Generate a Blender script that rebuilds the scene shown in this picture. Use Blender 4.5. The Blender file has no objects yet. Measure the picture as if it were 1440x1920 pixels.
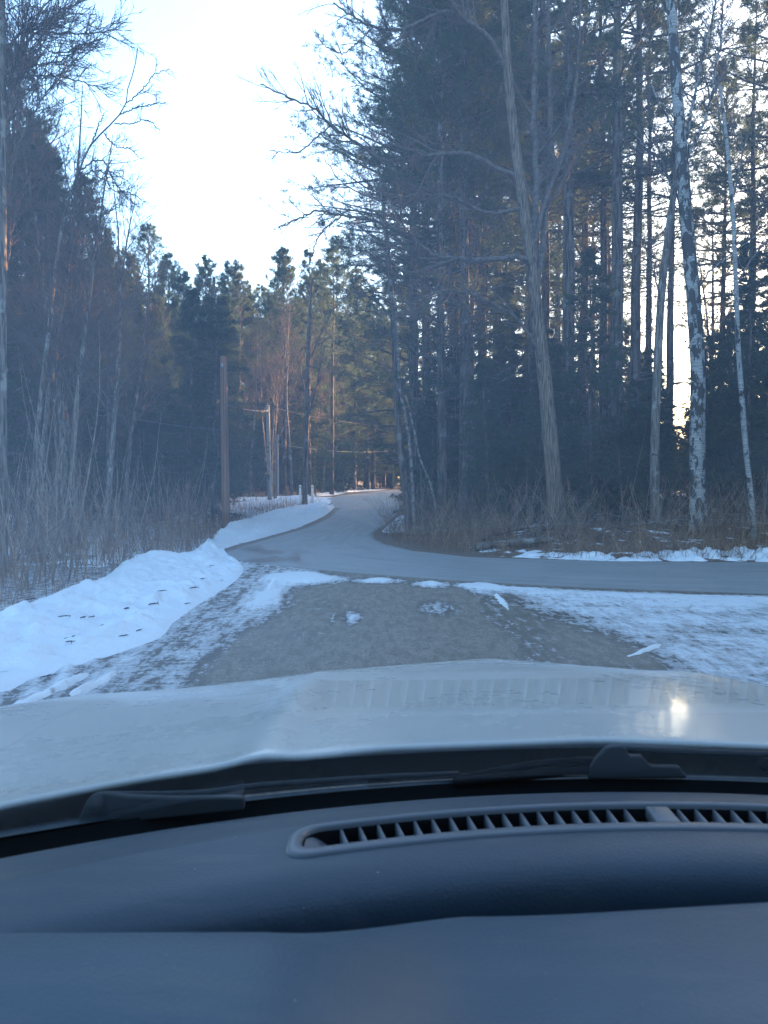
import bpy, math, random
import numpy as np
from mathutils import Vector

PI = math.pi
SC = bpy.context.scene
COL = SC.collection

# ------------------------------------------------------------------ camera, sky, sun, exposure
CAM = np.array([0.0, 0.0, 1.55])
PITCH = math.atan(45 / 1440)
cd = bpy.data.cameras.new('camera')
cd.sensor_fit = 'VERTICAL'; cd.sensor_height = 36; cd.lens = 27.0
cd.clip_start = 0.02; cd.clip_end = 2000
cd.dof.use_dof = True; cd.dof.focus_distance = 18; cd.dof.aperture_fstop = 16
cam = bpy.data.objects.new('camera', cd); COL.objects.link(cam)
cam.location = CAM; cam.rotation_euler = (PI / 2 - PITCH, 0, 0)
SC.camera = cam

SUN_EL, SUN_AZ = math.radians(7.0), math.radians(42)     # azimuth clockwise from +Y: ahead, out of frame to the right
w = bpy.data.worlds.new('World'); SC.world = w; w.use_nodes = True
nt = w.node_tree; nt.nodes.clear()
sky = nt.nodes.new('ShaderNodeTexSky'); sky.sky_type = 'NISHITA'; sky.sun_disc = False
sky.sun_elevation = SUN_EL; sky.sun_rotation = SUN_AZ
sky.air_density = 1.0; sky.dust_density = 2.4; sky.ozone_density = 2.4
bg = nt.nodes.new('ShaderNodeBackground'); bg.inputs[1].default_value = 0.15
wo = nt.nodes.new('ShaderNodeOutputWorld')
nt.links.new(sky.outputs[0], bg.inputs[0]); nt.links.new(bg.outputs[0], wo.inputs[0])

sd = bpy.data.lights.new('sun', 'SUN'); sd.energy = 5.0; sd.angle = math.radians(0.5); sd.color = (1.0, 0.52, 0.2)
sun = bpy.data.objects.new('sun', sd); COL.objects.link(sun)
to_sun = Vector((math.sin(SUN_AZ) * math.cos(SUN_EL), math.cos(SUN_AZ) * math.cos(SUN_EL), math.sin(SUN_EL)))
sun.rotation_euler = to_sun.to_track_quat('Z', 'Y').to_euler()

SC.view_settings.view_transform = 'Standard'; SC.view_settings.look = 'None'
SC.view_settings.exposure = 3.4; SC.view_settings.gamma = 1.0
SC.view_settings.use_curve_mapping = False
SC.cycles.max_bounces = 8; SC.cycles.diffuse_bounces = 4; SC.cycles.glossy_bounces = 4
SC.cycles.transmission_bounces = 4; SC.cycles.transparent_max_bounces = 12
SC.cycles.caustics_reflective = False; SC.cycles.caustics_refractive = False

# ------------------------------------------------------------------ helpers
def px_dir(px, py):
    u = (px - 720) / 1440; v = (960 - py) / 1440
    c, s = math.cos(PITCH), math.sin(PITCH)
    return np.array([u, c + v * s, v * c - s])

HY = np.array([-60, 16, 22, 28, 34, 40, 47, 55, 65, 75, 90, 110, 150, 300, 600.0])
HZ = np.array([0, 0, .03, .14, .38, .64, .78, .86, 1.02, 1.2, 1.45, 1.72, 2.3, 4.5, 9.0])
def H(y):
    y = np.asarray(y, float)
    return (np.interp(y - 1.5, HY, HZ) + np.interp(y, HY, HZ) + np.interp(y + 1.5, HY, HZ)) / 3
def ground_pt(px, py, dz=0.0):
    d = px_dir(px, py); t = 1.0
    lo, hi = 0.5, 400.0
    for _ in range(60):
        m = (lo + hi) / 2
        if CAM[2] + d[2] * m > float(H(d[1] * m)) + dz: lo = m
        else: hi = m
    return np.array([d[0] * lo, d[1] * lo])
def pix3(px, py, depth):
    d = px_dir(px, py); return CAM + d * (depth / d[1])
def xat(px, depth): return (px - 720) / 1440 * depth

def hash2(ix, iy, seed):
    n = (ix.astype(np.int64) * 374761393 + iy.astype(np.int64) * 668265263 + seed * 974711) & 0xFFFFFFFF
    n = ((n ^ (n >> 13)) * 1274126177) & 0xFFFFFFFF
    return ((n ^ (n >> 16)) & 0xFFFF) / 65535.0
def vnoise(x, y, seed=0):
    x = np.asarray(x, float); y = np.asarray(y, float)
    ix = np.floor(x); iy = np.floor(y); fx = x - ix; fy = y - iy
    fx = fx * fx * (3 - 2 * fx); fy = fy * fy * (3 - 2 * fy)
    a = hash2(ix, iy, seed); b = hash2(ix + 1, iy, seed); c = hash2(ix, iy + 1, seed); d = hash2(ix + 1, iy + 1, seed)
    return a + (b - a) * fx + (c - a) * fy + (a - b - c + d) * fx * fy
def fbm(x, y, seed=0, octv=4):
    s = 0; a = 0.5
    for k in range(octv):
        s = s + a * vnoise(x * 2 ** k, y * 2 ** k, seed + k * 17); a *= 0.5
    return s / (1 - 0.5 ** octv)
def sstep(a, b, x):
    t = np.clip((np.asarray(x, float) - a) / (b - a), 0, 1); return t * t * (3 - 2 * t)

class MB:
    def __init__(s): s.v = []; s.q = []; s.t = []; s.n = 0; s.attr = []
    def add(s, v, q=None, t=None, a=None):
        v = np.asarray(v, float).reshape(-1, 3)
        if q is not None and len(q): s.q.append(np.asarray(q, np.int64).reshape(-1, 4) + s.n)
        if t is not None and len(t): s.t.append(np.asarray(t, np.int64).reshape(-1, 3) + s.n)
        s.v.append(v); s.n += len(v)
        s.attr.append(np.full(len(v), 0.0) if a is None else np.broadcast_to(np.asarray(a, float), (len(v),)))
    def tube(s, pts, rad, sides=6, cap=True):
        s.tubes(np.asarray(pts, float)[None], np.asarray(rad, float)[None], sides)
        if cap:
            n = len(pts); base = s.n - n * sides
            for row in (0, n - 1):
                ring = [base - s.n + row * sides + k for k in range(sides)]
                ring = [r + s.n for r in ring]
                c = np.mean(s.v[-1][row * sides:(row + 1) * sides], axis=0)
                s.v.append(c[None]); s.attr.append(np.zeros(1)); ci = s.n; s.n += 1
                tr = [[ring[k], ring[(k + 1) % sides], ci] if row else [ring[(k + 1) % sides], ring[k], ci] for k in range(sides)]
                s.t.append(np.array(tr)); s.v[-2:] = [np.concatenate(s.v[-2:])]; s.attr[-2:] = [np.concatenate(s.attr[-2:])]
    def tubes(s, P, R, sides=4, a=None, rough=None):
        N, n, _ = P.shape
        T = np.gradient(P, axis=1); T /= np.linalg.norm(T, axis=2, keepdims=True) + 1e-9
        D = P[:, -1] - P[:, 0]; D = D / (np.linalg.norm(D, axis=1, keepdims=True) + 1e-9)
        ref = np.where(np.abs(D[:, 2:3]) > 0.75, np.array([[1., 0, 0]]), np.array([[0, 0, 1.]]))[:, None, :]
        A = np.cross(ref, T); A /= np.linalg.norm(A, axis=2, keepdims=True) + 1e-9
        B = np.cross(T, A)
        th = np.arange(sides) * 2 * PI / sides
        RR = R[:, :, None] * np.ones(sides)
        if rough is not None: RR = RR * rough
        V = P[:, :, None, :] + RR[..., None] * (np.cos(th)[None, None, :, None] * A[:, :, None, :] + np.sin(th)[None, None, :, None] * B[:, :, None, :])
        i = np.arange(N)[:, None, None] * n * sides; j = np.arange(n - 1)[None, :, None] * sides; k = np.arange(sides)[None, None, :]
        k2 = (k + 1) % sides
        q = np.stack(np.broadcast_arrays(i + j + k, i + j + k2, i + j + sides + k2, i + j + sides + k), -1).reshape(-1, 4)
        s.add(V, q, None, None if a is None else np.repeat(a, n * sides))
    def grid(s, V, closed=False, a=None):
        m, n, _ = V.shape
        i = np.arange(m - 1)[:, None]; j = np.arange(n if closed else n - 1)[None]
        j2 = (j + 1) % n
        q = np.stack(np.broadcast_arrays(i * n + j, i * n + j2, (i + 1) * n + j2, (i + 1) * n + j), -1).reshape(-1, 4)
        s.add(V, q, None, None if a is None else np.asarray(a).reshape(-1))
    def box(s, c, size, rot=None):
        x = np.array([[sx, sy, sz] for sx in (-.5, .5) for sy in (-.5, .5) for sz in (-.5, .5)]) * np.asarray(size)
        if rot is not None: x = x @ np.asarray(rot).T
        s.add(x + np.asarray(c), [[0, 1, 3, 2], [4, 6, 7, 5], [0, 4, 5, 1], [2, 3, 7, 6], [0, 2, 6, 4], [1, 5, 7, 3]])
    def mesh(s, name, mat, smooth=True, attr=None):
        V = np.concatenate(s.v); me = bpy.data.meshes.new(name)
        Q = np.concatenate(s.q) if s.q else np.zeros((0, 4), np.int64)
        T = np.concatenate(s.t) if s.t else np.zeros((0, 3), np.int64)
        me.vertices.add(len(V)); me.vertices.foreach_set('co', V.astype(np.float32).ravel())
        nl = Q.size + T.size
        me.loops.add(nl); me.loops.foreach_set('vertex_index', np.concatenate([Q.ravel(), T.ravel()]).astype(np.int32))
        ls = np.concatenate([np.arange(len(Q)) * 4, Q.size + np.arange(len(T)) * 3]).astype(np.int32)
        me.polygons.add(len(ls)); me.polygons.foreach_set('loop_start', ls)
        if smooth: me.polygons.foreach_set('use_smooth', np.ones(len(ls), bool))
        me.materials.append(mat)
        if attr:
            at = me.attributes.new(attr, 'FLOAT', 'POINT'); at.data.foreach_set('value', np.concatenate(s.attr).astype(np.float32))
        me.update(calc_edges=True); me.validate()
        return me
    def build(s, name, mat, parent=None, smooth=True, attr=None):
        return link(name, s.mesh(name, mat, smooth, attr), parent)
def link(name, me, parent=None):
    o = bpy.data.objects.new(name, me); COL.objects.link(o)
    if parent is not None: o.parent = parent
    return o
def tag(o, label=None, cat=None, group=None, kind=None):
    if label: o['label'] = label
    if cat: o['category'] = cat
    if group: o['group'] = group
    if kind: o['kind'] = kind
    return o
def thing(name, label, cat, loc=(0, 0, 0), rz=0.0, group=None):
    o = link(name, None); o.location = loc; o.rotation_euler = (0, 0, rz); o.empty_display_size = 0.2
    return tag(o, label, cat, group)
def copy_thing(root, loc, rot=(0, 0, 0), scale=1.0, label=None, group=None):
    r = root.copy(); COL.objects.link(r); r.location = loc; r.rotation_euler = rot
    r.scale = (scale,) * 3 if np.isscalar(scale) else scale
    if label: r['label'] = label
    if group: r['group'] = group
    for ch in root.children:
        c = ch.copy(); COL.objects.link(c); c.parent = r
    return r
def smooth_path(pts, m):
    P = np.asarray(pts, float); n = len(P)
    d = np.concatenate([[0], np.cumsum(np.linalg.norm(np.diff(P, axis=0), axis=1))])
    t = np.linspace(0, d[-1], m); out = np.empty((m, P.shape[1]))
    tan = np.gradient(P, d, axis=0)
    k = np.clip(np.searchsorted(d, t) - 1, 0, n - 2)
    h = (d[k + 1] - d[k]); u = (t - d[k]) / h
    h00 = 2 * u**3 - 3 * u**2 + 1; h10 = u**3 - 2 * u**2 + u; h01 = -2 * u**3 + 3 * u**2; h11 = u**3 - u**2
    return h00[:, None] * P[k] + (h10 * h)[:, None] * tan[k] + h01[:, None] * P[k + 1] + (h11 * h)[:, None] * tan[k + 1]

# ------------------------------------------------------------------ materials
def new_mat(name):
    m = bpy.data.materials.new(name); m.use_nodes = True
    t = m.node_tree; t.nodes.clear()
    return m, t
class N:
    """tiny node-graph writer"""
    def __init__(s, t): s.t = t
    def n(s, kind, **kw):
        nd = s.t.nodes.new('ShaderNode' + kind)
        for k, v in kw.items():
            if k in nd.inputs: s.put(nd.inputs[k], v)
            else: setattr(nd, k, v)
        return nd
    def put(s, sock, v):
        if isinstance(v, bpy.types.NodeSocket): s.t.links.new(v, sock)
        else: sock.default_value = v
    def co(s, scale=(1, 1, 1), kind='Object', rot=(0, 0, 0)):
        tc = s.n('TexCoord'); mp = s.n('Mapping'); mp.inputs['Scale'].default_value = scale; mp.inputs['Rotation'].default_value = rot
        s.t.links.new(tc.outputs[kind], mp.inputs['Vector']); return mp.outputs[0]
    def noise(s, co, scale=5, detail=4, rough=.55, dist=0):
        nd = s.n('TexNoise'); s.put(nd.inputs['Vector'], co)
        nd.inputs['Scale'].default_value = scale; nd.inputs['Detail'].default_value = detail
        nd.inputs['Roughness'].default_value = rough; nd.inputs['Distortion'].default_value = dist
        return nd.outputs['Fac']
    def ramp(s, fac, *stops):
        nd = s.n('ValToRGB'); s.put(nd.inputs[0], fac); e = nd.color_ramp.elements
        while len(e) < len(stops): e.new(0.5)
        for el, (p, c) in zip(e, stops):
            el.position = p; el.color = (c, c, c, 1) if np.isscalar(c) else (*c, 1)
        return nd.outputs[0]
    def mix(s, fac, a, b, mode='MIX'):
        nd = s.n('MixRGB', blend_type=mode); s.put(nd.inputs[0], fac)
        for i, v in ((1, a), (2, b)): s.put(nd.inputs[i], v if isinstance(v, bpy.types.NodeSocket) else (*v, 1))
        return nd.outputs[0]
    def math(s, op, a, b=0.0, c=None, clamp=False):
        nd = s.n('Math', operation=op); nd.use_clamp = clamp
        s.put(nd.inputs[0], a); s.put(nd.inputs[1], b)
        if c is not None: s.put(nd.inputs[2], c)
        return nd.outputs[0]
    def attr(s, name): return s.n('Attribute', attribute_name=name).outputs['Fac']
    def bump(s, h, strength=.5, dist=.02):
        nd = s.n('Bump'); s.put(nd.inputs['Height'], h); nd.inputs['Strength'].default_value = strength
        nd.inputs['Distance'].default_value = dist; return nd.outputs[0]
    def pbr(s, col, rough=.8, bump=None, spec=.3, **kw):
        nd = s.n('BsdfPrincipled'); s.put(nd.inputs['Base Color'], col if isinstance(col, bpy.types.NodeSocket) else (*col, 1))
        s.put(nd.inputs['Roughness'], rough); s.put(nd.inputs['Specular IOR Level'], spec)
        if bump is not None: s.put(nd.inputs['Normal'], bump)
        for k, v in kw.items(): s.put(nd.inputs[k.replace('_', ' ')], v)
        return nd.outputs[0]
    def out(s, sh): o = s.n('OutputMaterial'); s.put(o.inputs[0], sh)

def plain(name, col, rough=.7, spec=.3, var=0.12, scale=20, bmp=0.0, **kw):
    m, t = new_mat(name); g = N(t); co = g.co()
    n1 = g.noise(co, scale, 4)
    c = g.mix(g.ramp(n1, (.3, 0.0), (.7, 1.0)), tuple(x * (1 - var) for x in col), tuple(min(1, x * (1 + var)) for x in col))
    g.out(g.pbr(c, rough, g.bump(n1, bmp, .01) if bmp else None, spec, **kw)); return m

def bark(name, dark, light, zs=1.4, xs=14, strength=.9, lichen=None):
    m, t = new_mat(name); g = N(t)
    co = g.co((xs, xs, zs)); n1 = g.noise(co, 1.0, 5, .6, .4); n2 = g.noise(g.co(), 2.5, 3)
    c = g.mix(g.ramp(n1, (.38, 0.0), (.62, 1.0)), dark, light)
    if lichen: c = g.mix(g.ramp(n2, (.56, 0.0), (.66, .6)), c, lichen)
    g.out(g.pbr(c, .9, g.bump(n1, strength, .03), .15)); return m

def birch_mat(name, amount=.5):
    m, t = new_mat(name); g = N(t)
    n1 = g.noise(g.co((6, 6, 3.0)), 1.0, 4, .65, .5); n2 = g.noise(g.co((4, 4, 60)), 1.0, 2, .5); n3 = g.noise(g.co((1, 1, .5)), 1.3, 2)
    white = g.mix(g.ramp(n2, (.45, 0.0), (.6, 1.0)), (.16, .16, .157), (.285, .28, .275))
    k = g.math('ADD', n1, g.math('MULTIPLY', g.math('SUBTRACT', n3, .5), .45))
    c = g.mix(g.ramp(k, (amount, 0.0), (amount + .05, 1.0)), white, (.035, .032, .03))
    g.out(g.pbr(c, .75, g.bump(n1, .5, .02), .2)); return m

def leaf_mat(name, a, b, trans=.25):
    m, t = new_mat(name); g = N(t)
    oi = g.n('ObjectInfo').outputs['Random']; n1 = g.noise(g.co(), 1.1, 3)
    c = g.mix(g.ramp(n1, (.35, 0.0), (.65, 1.0)), a, b)
    c = g.mix(g.math('MULTIPLY', oi, .35), c, (.05, .055, .03))
    d = g.n('BsdfDiffuse'); g.put(d.inputs[0], c); tr = g.n('BsdfTranslucent'); g.put(tr.inputs[0], c)
    mx = g.n('MixShader'); mx.inputs[0].default_value = trans
    t.links.new(d.outputs[0], mx.inputs[1]); t.links.new(tr.outputs[0], mx.inputs[2]); g.out(mx.outputs[0]); return m

M = {}
M['pine_bark'] = bark('pine bark', (.045, .036, .032), (.15, .125, .115), lichen=(.2, .2, .19))
M['grey_bark'] = bark('grey bark', (.06, .05, .045), (.2, .175, .155), zs=2.0, xs=20, lichen=(.3, .3, .28))
M['sapling_bark'] = plain('sapling bark', (.2, .165, .14), .85, .15, .35, 6)
M['ridged_bark'] = bark('ridged bark', (.045, .034, .027), (.205, .158, .122), zs=2.2, xs=42, strength=1.0)
M['limb_bark'] = plain('dark limb bark', (.1, .085, .076), .9, .1, .4, 9, .3)
M['twig'] = plain('twig bark', (.105, .085, .08), .9, .1, .3, 3)
M['brush'] = None
M['birch'] = birch_mat('paper birch bark', .47)
M['birch_pale'] = birch_mat('young birch bark', .56)
M['mottled'] = bark('mottled young bark', (.06, .05, .046), (.24, .22, .2), zs=7, xs=9, strength=.3)
M['pine_needle'] = leaf_mat('pine needles', (.042, .074, .053), (.095, .135, .085), .45)
M['hemlock'] = leaf_mat('hemlock needles', (.04, .062, .042), (.075, .105, .062), .25)
M['rust_leaf'] = leaf_mat('dry needles', (.13, .065, .028), (.22, .12, .05), .35)
M['pole_wood'] = bark('brown pole wood', (.14, .072, .046), (.3, .165, .108), zs=.5, xs=30, strength=.4)
M['pole_grey'] = bark('weathered pole wood', (.16, .155, .15), (.34, .33, .32), zs=.5, xs=30, strength=.4)
M['white_plastic'] = plain('white post plastic', (.78, .78, .77), .5, .4, .05)
M['wire'] = plain('wire', (.09, .09, .09), .6, .3)

def mat_brush():
    m, t = new_mat('dry brush'); g = N(t); a = g.attr('tone')
    c = g.ramp(a, (0.0, (.11, .075, .06)), (.45, (.27, .17, .12)), (.75, (.39, .275, .19)), (1.0, (.5, .38, .26)))
    g.out(g.pbr(c, .9, None, .1)); return m
M['brush'] = mat_brush()

def mat_snow(name='snow', dirt=.5):
    m, t = new_mat(name); g = N(t); co = g.co()
    n1 = g.noise(co, 9, 6, .6); n2 = g.noise(co, 45, 3); n3 = g.noise(co, 2.2, 5, .6)
    a = g.attr('dirty')
    k = g.math('ADD', g.math('MULTIPLY', n1, .6), g.math('MULTIPLY', n3, .4))
    c = g.mix(g.ramp(g.math('ADD', k, g.math('MULTIPLY', g.math('SUBTRACT', a, .5), .5)), (.54, 0.0), (.66, 1.0)), (.69, .71, .735), (.3, .26, .23))
    h = g.math('ADD', g.math('MULTIPLY', n1, .7), g.math('MULTIPLY', n2, .18))
    g.out(g.pbr(c, .75, g.bump(h, .8, .06), .25)); return m
M['snow'] = mat_snow()

def mat_ground():
    m, t = new_mat('leaf litter and thin snow'); g = N(t); co = g.co()
    s = g.attr('snow'); n1 = g.noise(co, 1.1, 7, .62); n2 = g.noise(co, 16, 5, .6); n3 = g.noise(co, 5, 3)
    lit = g.ramp(n2, (.3, (.075, .052, .042)), (.5, (.17, .12, .092)), (.7, (.26, .185, .135)))
    k = g.math('ADD', g.math('ADD', g.math('MULTIPLY', n1, .6), g.math('MULTIPLY', n3, .4)), g.math('SUBTRACT', s, .5))
    msk = g.ramp(k, (.5, 0.0), (.56, 1.0))
    c = g.mix(msk, lit, (.7, .72, .74))
    h = g.math('ADD', g.math('MULTIPLY', n2, .5), g.math('MULTIPLY', msk, .6))
    g.out(g.pbr(c, .85, g.bump(h, .7, .05), .2)); return m
M['ground'] = mat_ground()

def mat_road():
    m, t = new_mat('salted asphalt'); g = N(t); co = g.co()
    w_ = g.attr('wet'); n1 = g.noise(co, 1.0, 4); n2 = g.noise(co, 60, 3, .7); n3 = g.noise(co, .35, 3); n4 = g.noise(co, 6, 4)
    base = g.mix(g.ramp(n1, (.3, 0.0), (.7, 1.0)), (.225, .228, .228), (.29, .29, .285))
    base = g.mix(g.ramp(n4, (.35, 0.0), (.7, .5)), base, (.34, .335, .325))
    base = g.mix(g.math('MULTIPLY', n2, .5), base, (.2, .2, .2))
    k = g.math('ADD', w_, g.math('MULTIPLY', g.math('SUBTRACT', n4, .5), .5))
    wet = g.ramp(k, (.28, 0.0), (.75, .9))
    c = g.mix(wet, base, (.1, .1, .103))
    cv = g.n('CombineXYZ'); g.put(cv.inputs[0], g.math('MULTIPLY', g.attr('across'), 16.0)); g.put(cv.inputs[1], g.math('MULTIPLY', g.attr('along'), 1.0))
    sk = g.noise(cv.outputs[0], 1.0, 5, .62, .4)
    c = g.mix(g.ramp(sk, (.52, 0.0), (.7, .4)), c, (.36, .362, .365)); c = g.mix(g.ramp(sk, (.34, .3), (.5, 0.0)), c, (.17, .172, .175))
    edge = g.ramp(g.math('ADD', g.attr('grit'), g.math('MULTIPLY', g.math('SUBTRACT', n4, .5), .7)), (.5, 0.0), (.75, 1.0))
    c = g.mix(edge, c, (.14, .1, .08))
    r = g.n('MapRange'); g.put(r.inputs[0], wet); r.inputs[3].default_value = .62; r.inputs[4].default_value = .3
    g.out(g.pbr(c, r.outputs[0], g.bump(n2, .3, .01), .35)); return m
M['road'] = mat_road()

def mat_track():
    """old cracked tarmac with grit, ice and packed snow (the cover attribute says how much)"""
    m, t = new_mat('gritty track with packed snow'); g = N(t); co = g.co()
    cov = g.attr('cover')
    st = g.noise(g.co((5.5, 1.5, 1), rot=(0, 0, .09)), 1.8, 7, .7, .3); fl = g.noise(g.co((1, 1.5, 1)), 8, 6, .72, .5); fi = g.noise(co, 34, 4, .7)
    n2 = g.noise(co, 40, 5, .7); n3 = g.noise(co, 3.0, 4, .6)
    tan = g.mix(g.ramp(n3, (.3, 0.0), (.7, 1.0)), (.275, .235, .19), (.37, .32, .265))
    tan = g.mix(g.ramp(st, (.42, .65), (.56, 0.0)), tan, (.17, .142, .115)); tan = g.mix(g.ramp(fl, (.56, 0.0), (.7, .6)), tan, (.42, .37, .31))
    tan = g.mix(g.ramp(n2, (.35, .85), (.6, 0.0)), tan, (.15, .12, .095))
    tan = g.mix(g.ramp(cov, (.3, 0.0), (.46, .9)), tan, (.125, .105, .09))
    vor = g.n('TexVoronoi', feature='DISTANCE_TO_EDGE'); g.put(vor.inputs['Vector'], g.mix(.35, co, g.n('TexNoise', Scale=2.5, Detail=6.0).outputs['Color'], 'ADD')); vor.inputs['Scale'].default_value = 4.5
    crack = g.math('MULTIPLY', g.ramp(vor.outputs['Distance'], (0.0, 1.0), (.026, 0.0)), g.ramp(n3, (.46, 0.0), (.6, .75)))
    tan = g.mix(crack, tan, (.05, .04, .033))
    k = g.math('ADD', g.math('ADD', g.math('MULTIPLY', st, .46), g.math('MULTIPLY', fl, .32)), g.math('MULTIPLY', fi, .22))
    k = g.math('ADD', g.math('MULTIPLY', g.math('SUBTRACT', k, .5), 1.9), cov)
    ice = g.ramp(k, (.44, 0.0), (.53, 1.0)); snow = g.ramp(k, (.58, 0.0), (.72, 1.0))
    c = g.mix(g.math('MULTIPLY', ice, .88), tan, (.46, .455, .46)); c = g.mix(snow, c, (.7, .72, .745))
    h = g.math('ADD', g.math('MULTIPLY', k, .8), g.math('MULTIPLY', n2, .25))
    r = g.n('MapRange'); g.put(r.inputs[0], ice); r.inputs[3].default_value = .85; r.inputs[4].default_value = .5
    g.out(g.pbr(c, r.outputs[0], g.bump(h, .8, .05), .3)); return m
M['track'] = mat_track()

# ------------------------------------------------------------------ ground, roads, banks
E_far = [(720, 1020), (702, 1010), (700, 1000), (716, 988), (736, 972), (748, 958), (747, 944), (744, 932), (752, 924)]
far_edge = [(46, 9.0), (30, 11.6), (14, 14.7)] + [tuple(ground_pt(*p)) for p in [(1440, 1055), (1200, 1054), (1000, 1049), (880, 1045), (780, 1034)] + E_far] + [(6, 82), (16, 92), (40, 104)]
near_edge = [(44, 1.5), (28, 5.0), (12, 9.2)] + [tuple(ground_pt(*p)) for p in [(1440, 1115), (1100, 1103), (900, 1092), (780, 1084), (650, 1074), (530, 1063), (462, 1054), (425, 1043), (408, 1034), (440, 1023), (500, 1007), (560, 990), (605, 971), (627, 953), (622, 943), (612, 935), (640, 929), (690, 924)]] + [(2.0, 88), (14, 98), (38, 111)]
far_edge = np.array(far_edge); near_edge = np.array(near_edge)

def poly_in(x, y, P):
    c = np.zeros(np.shape(x), bool); n = len(P)
    for i in range(n):
        x1, y1 = P[i]; x2, y2 = P[(i + 1) % n]
        if y1 == y2: continue
        c ^= ((y1 > y) != (y2 > y)) & (x < (x2 - x1) * (y - y1) / (y2 - y1) + x1)
    return c
def poly_dist(x, y, P):
    d = np.full(np.shape(x), 1e9)
    for (x1, y1), (x2, y2) in zip(P[:-1], P[1:]):
        L = (x2 - x1) ** 2 + (y2 - y1) ** 2 + 1e-9
        t = np.clip(((x - x1) * (x2 - x1) + (y - y1) * (y2 - y1)) / L, 0, 1)
        d = np.minimum(d, np.hypot(x - x1 - t * (x2 - x1), y - y1 - t * (y2 - y1)))
    return d
wood_poly = np.concatenate([far_edge, [(300, 104), (300, 9)]])
road_poly = np.concatenate([far_edge, near_edge[::-1]])
def gz(x, y):
    x = np.asarray(x, float); y = np.asarray(y, float)
    d = poly_dist(x, y, far_edge); inside = poly_in(x, y, wood_poly)
    z = H(y) + np.where(inside, .5 * sstep(.4, 4.5, d), 0)
    z = z + .12 * (fbm(x * .35, y * .35, 5) - .5) * sstep(0.5, 3, poly_dist(x, y, road_poly)) * (~poly_in(x, y, road_poly))
    return z

# left snow bank outline: low edge towards the track, crest towards the weeds
low_px = [(-330, 1490), (-160, 1400), (0, 1303), (100, 1262), (200, 1232), (280, 1207), (330, 1166), (380, 1131), (440, 1092), (458, 1068), (440, 1050), (412, 1040), (402, 1033), (438, 1021), (500, 1005), (560, 988), (605, 969), (628, 951)]
top_px = [(-330, 1230), (-160, 1160), (0, 1138), (60, 1120), (120, 1100), (190, 1078), (225, 1065), (250, 1050), (275, 1037), (310, 1033), (350, 1031), (378, 1024), (392, 1012), (415, 995), (470, 972), (530, 953), (580, 943), (606, 940)]
low = np.array([ground_pt(*p) for p in low_px])
top = np.array([ground_pt(p[0], p[1], .22) for p in top_px])

def build_ground():
    ys = np.concatenate([np.linspace(-60, 2, 32)[:-1], np.linspace(2, 9, 40)[:-1], np.linspace(9, 30, 190)[:-1], np.linspace(30, 60, 120)[:-1], np.geomspace(60, 600, 60)])
    s = np.linspace(0, 1, 70)
    xp = 14 * s ** 1.0
    xs_pos = np.concatenate([np.linspace(0, 14, 110)[:-1], np.geomspace(14, 500, 45)])
    xs = np.concatenate([-xs_pos[::-1][:-1], xs_pos])
    X, Y = np.meshgrid(xs, ys)
    Z = gz(X, Y)
    inroad = poly_in(X, Y, road_poly); dr = poly_dist(X, Y, np.concatenate([road_poly, road_poly[:1]]))
    Z -= np.where(inroad, .05 * sstep(-.05, .4, dr) + .03, 0.0)
    trk = (Y < np.interp(X, [-5, -3, 0, 2, 6, 12, 28], [13, 14, 13.6, 12.2, 10.9, 9.2, 5])) & (X > -9)
    Z = np.where(trk, np.minimum(Z, -.06), Z)
    side = poly_in(X, Y, wood_poly)
    S = .42 + .0 * X
    S = np.where(side, .45 + .06 * sstep(3, 9, poly_dist(X, Y, far_edge)) - .1 * sstep(2, 0, poly_dist(X, Y, far_edge)), S)
    left = (X < -3)
    S = np.where(left & (Y < 17), .66 - .16 * sstep(-8, -14, X), S)
    S = np.where(left & (Y >= 17) & (Y < 34), .6, S)
    S = np.where(left & (Y >= 28) & (Y < 56), .62 + .2 * sstep(-14, -6, X), S)
    S = np.where((Y > 56), .40, S)
    b = MB(); b.grid(np.stack([X, Y, Z], -1), a=S)
    tag(b.build('ground', M['ground'], attr='snow'), 'woodland floor of brown leaf litter under thin patchy snow', kind='structure')
build_ground()

def resample(P, n):
    d = np.concatenate([[0], np.cumsum(np.linalg.norm(np.diff(P, axis=0), axis=1))])
    t = np.linspace(0, 1, n) * d[-1]; return np.stack([np.interp(t, d, P[:, 0]), np.interp(t, d, P[:, 1])], 1)

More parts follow.
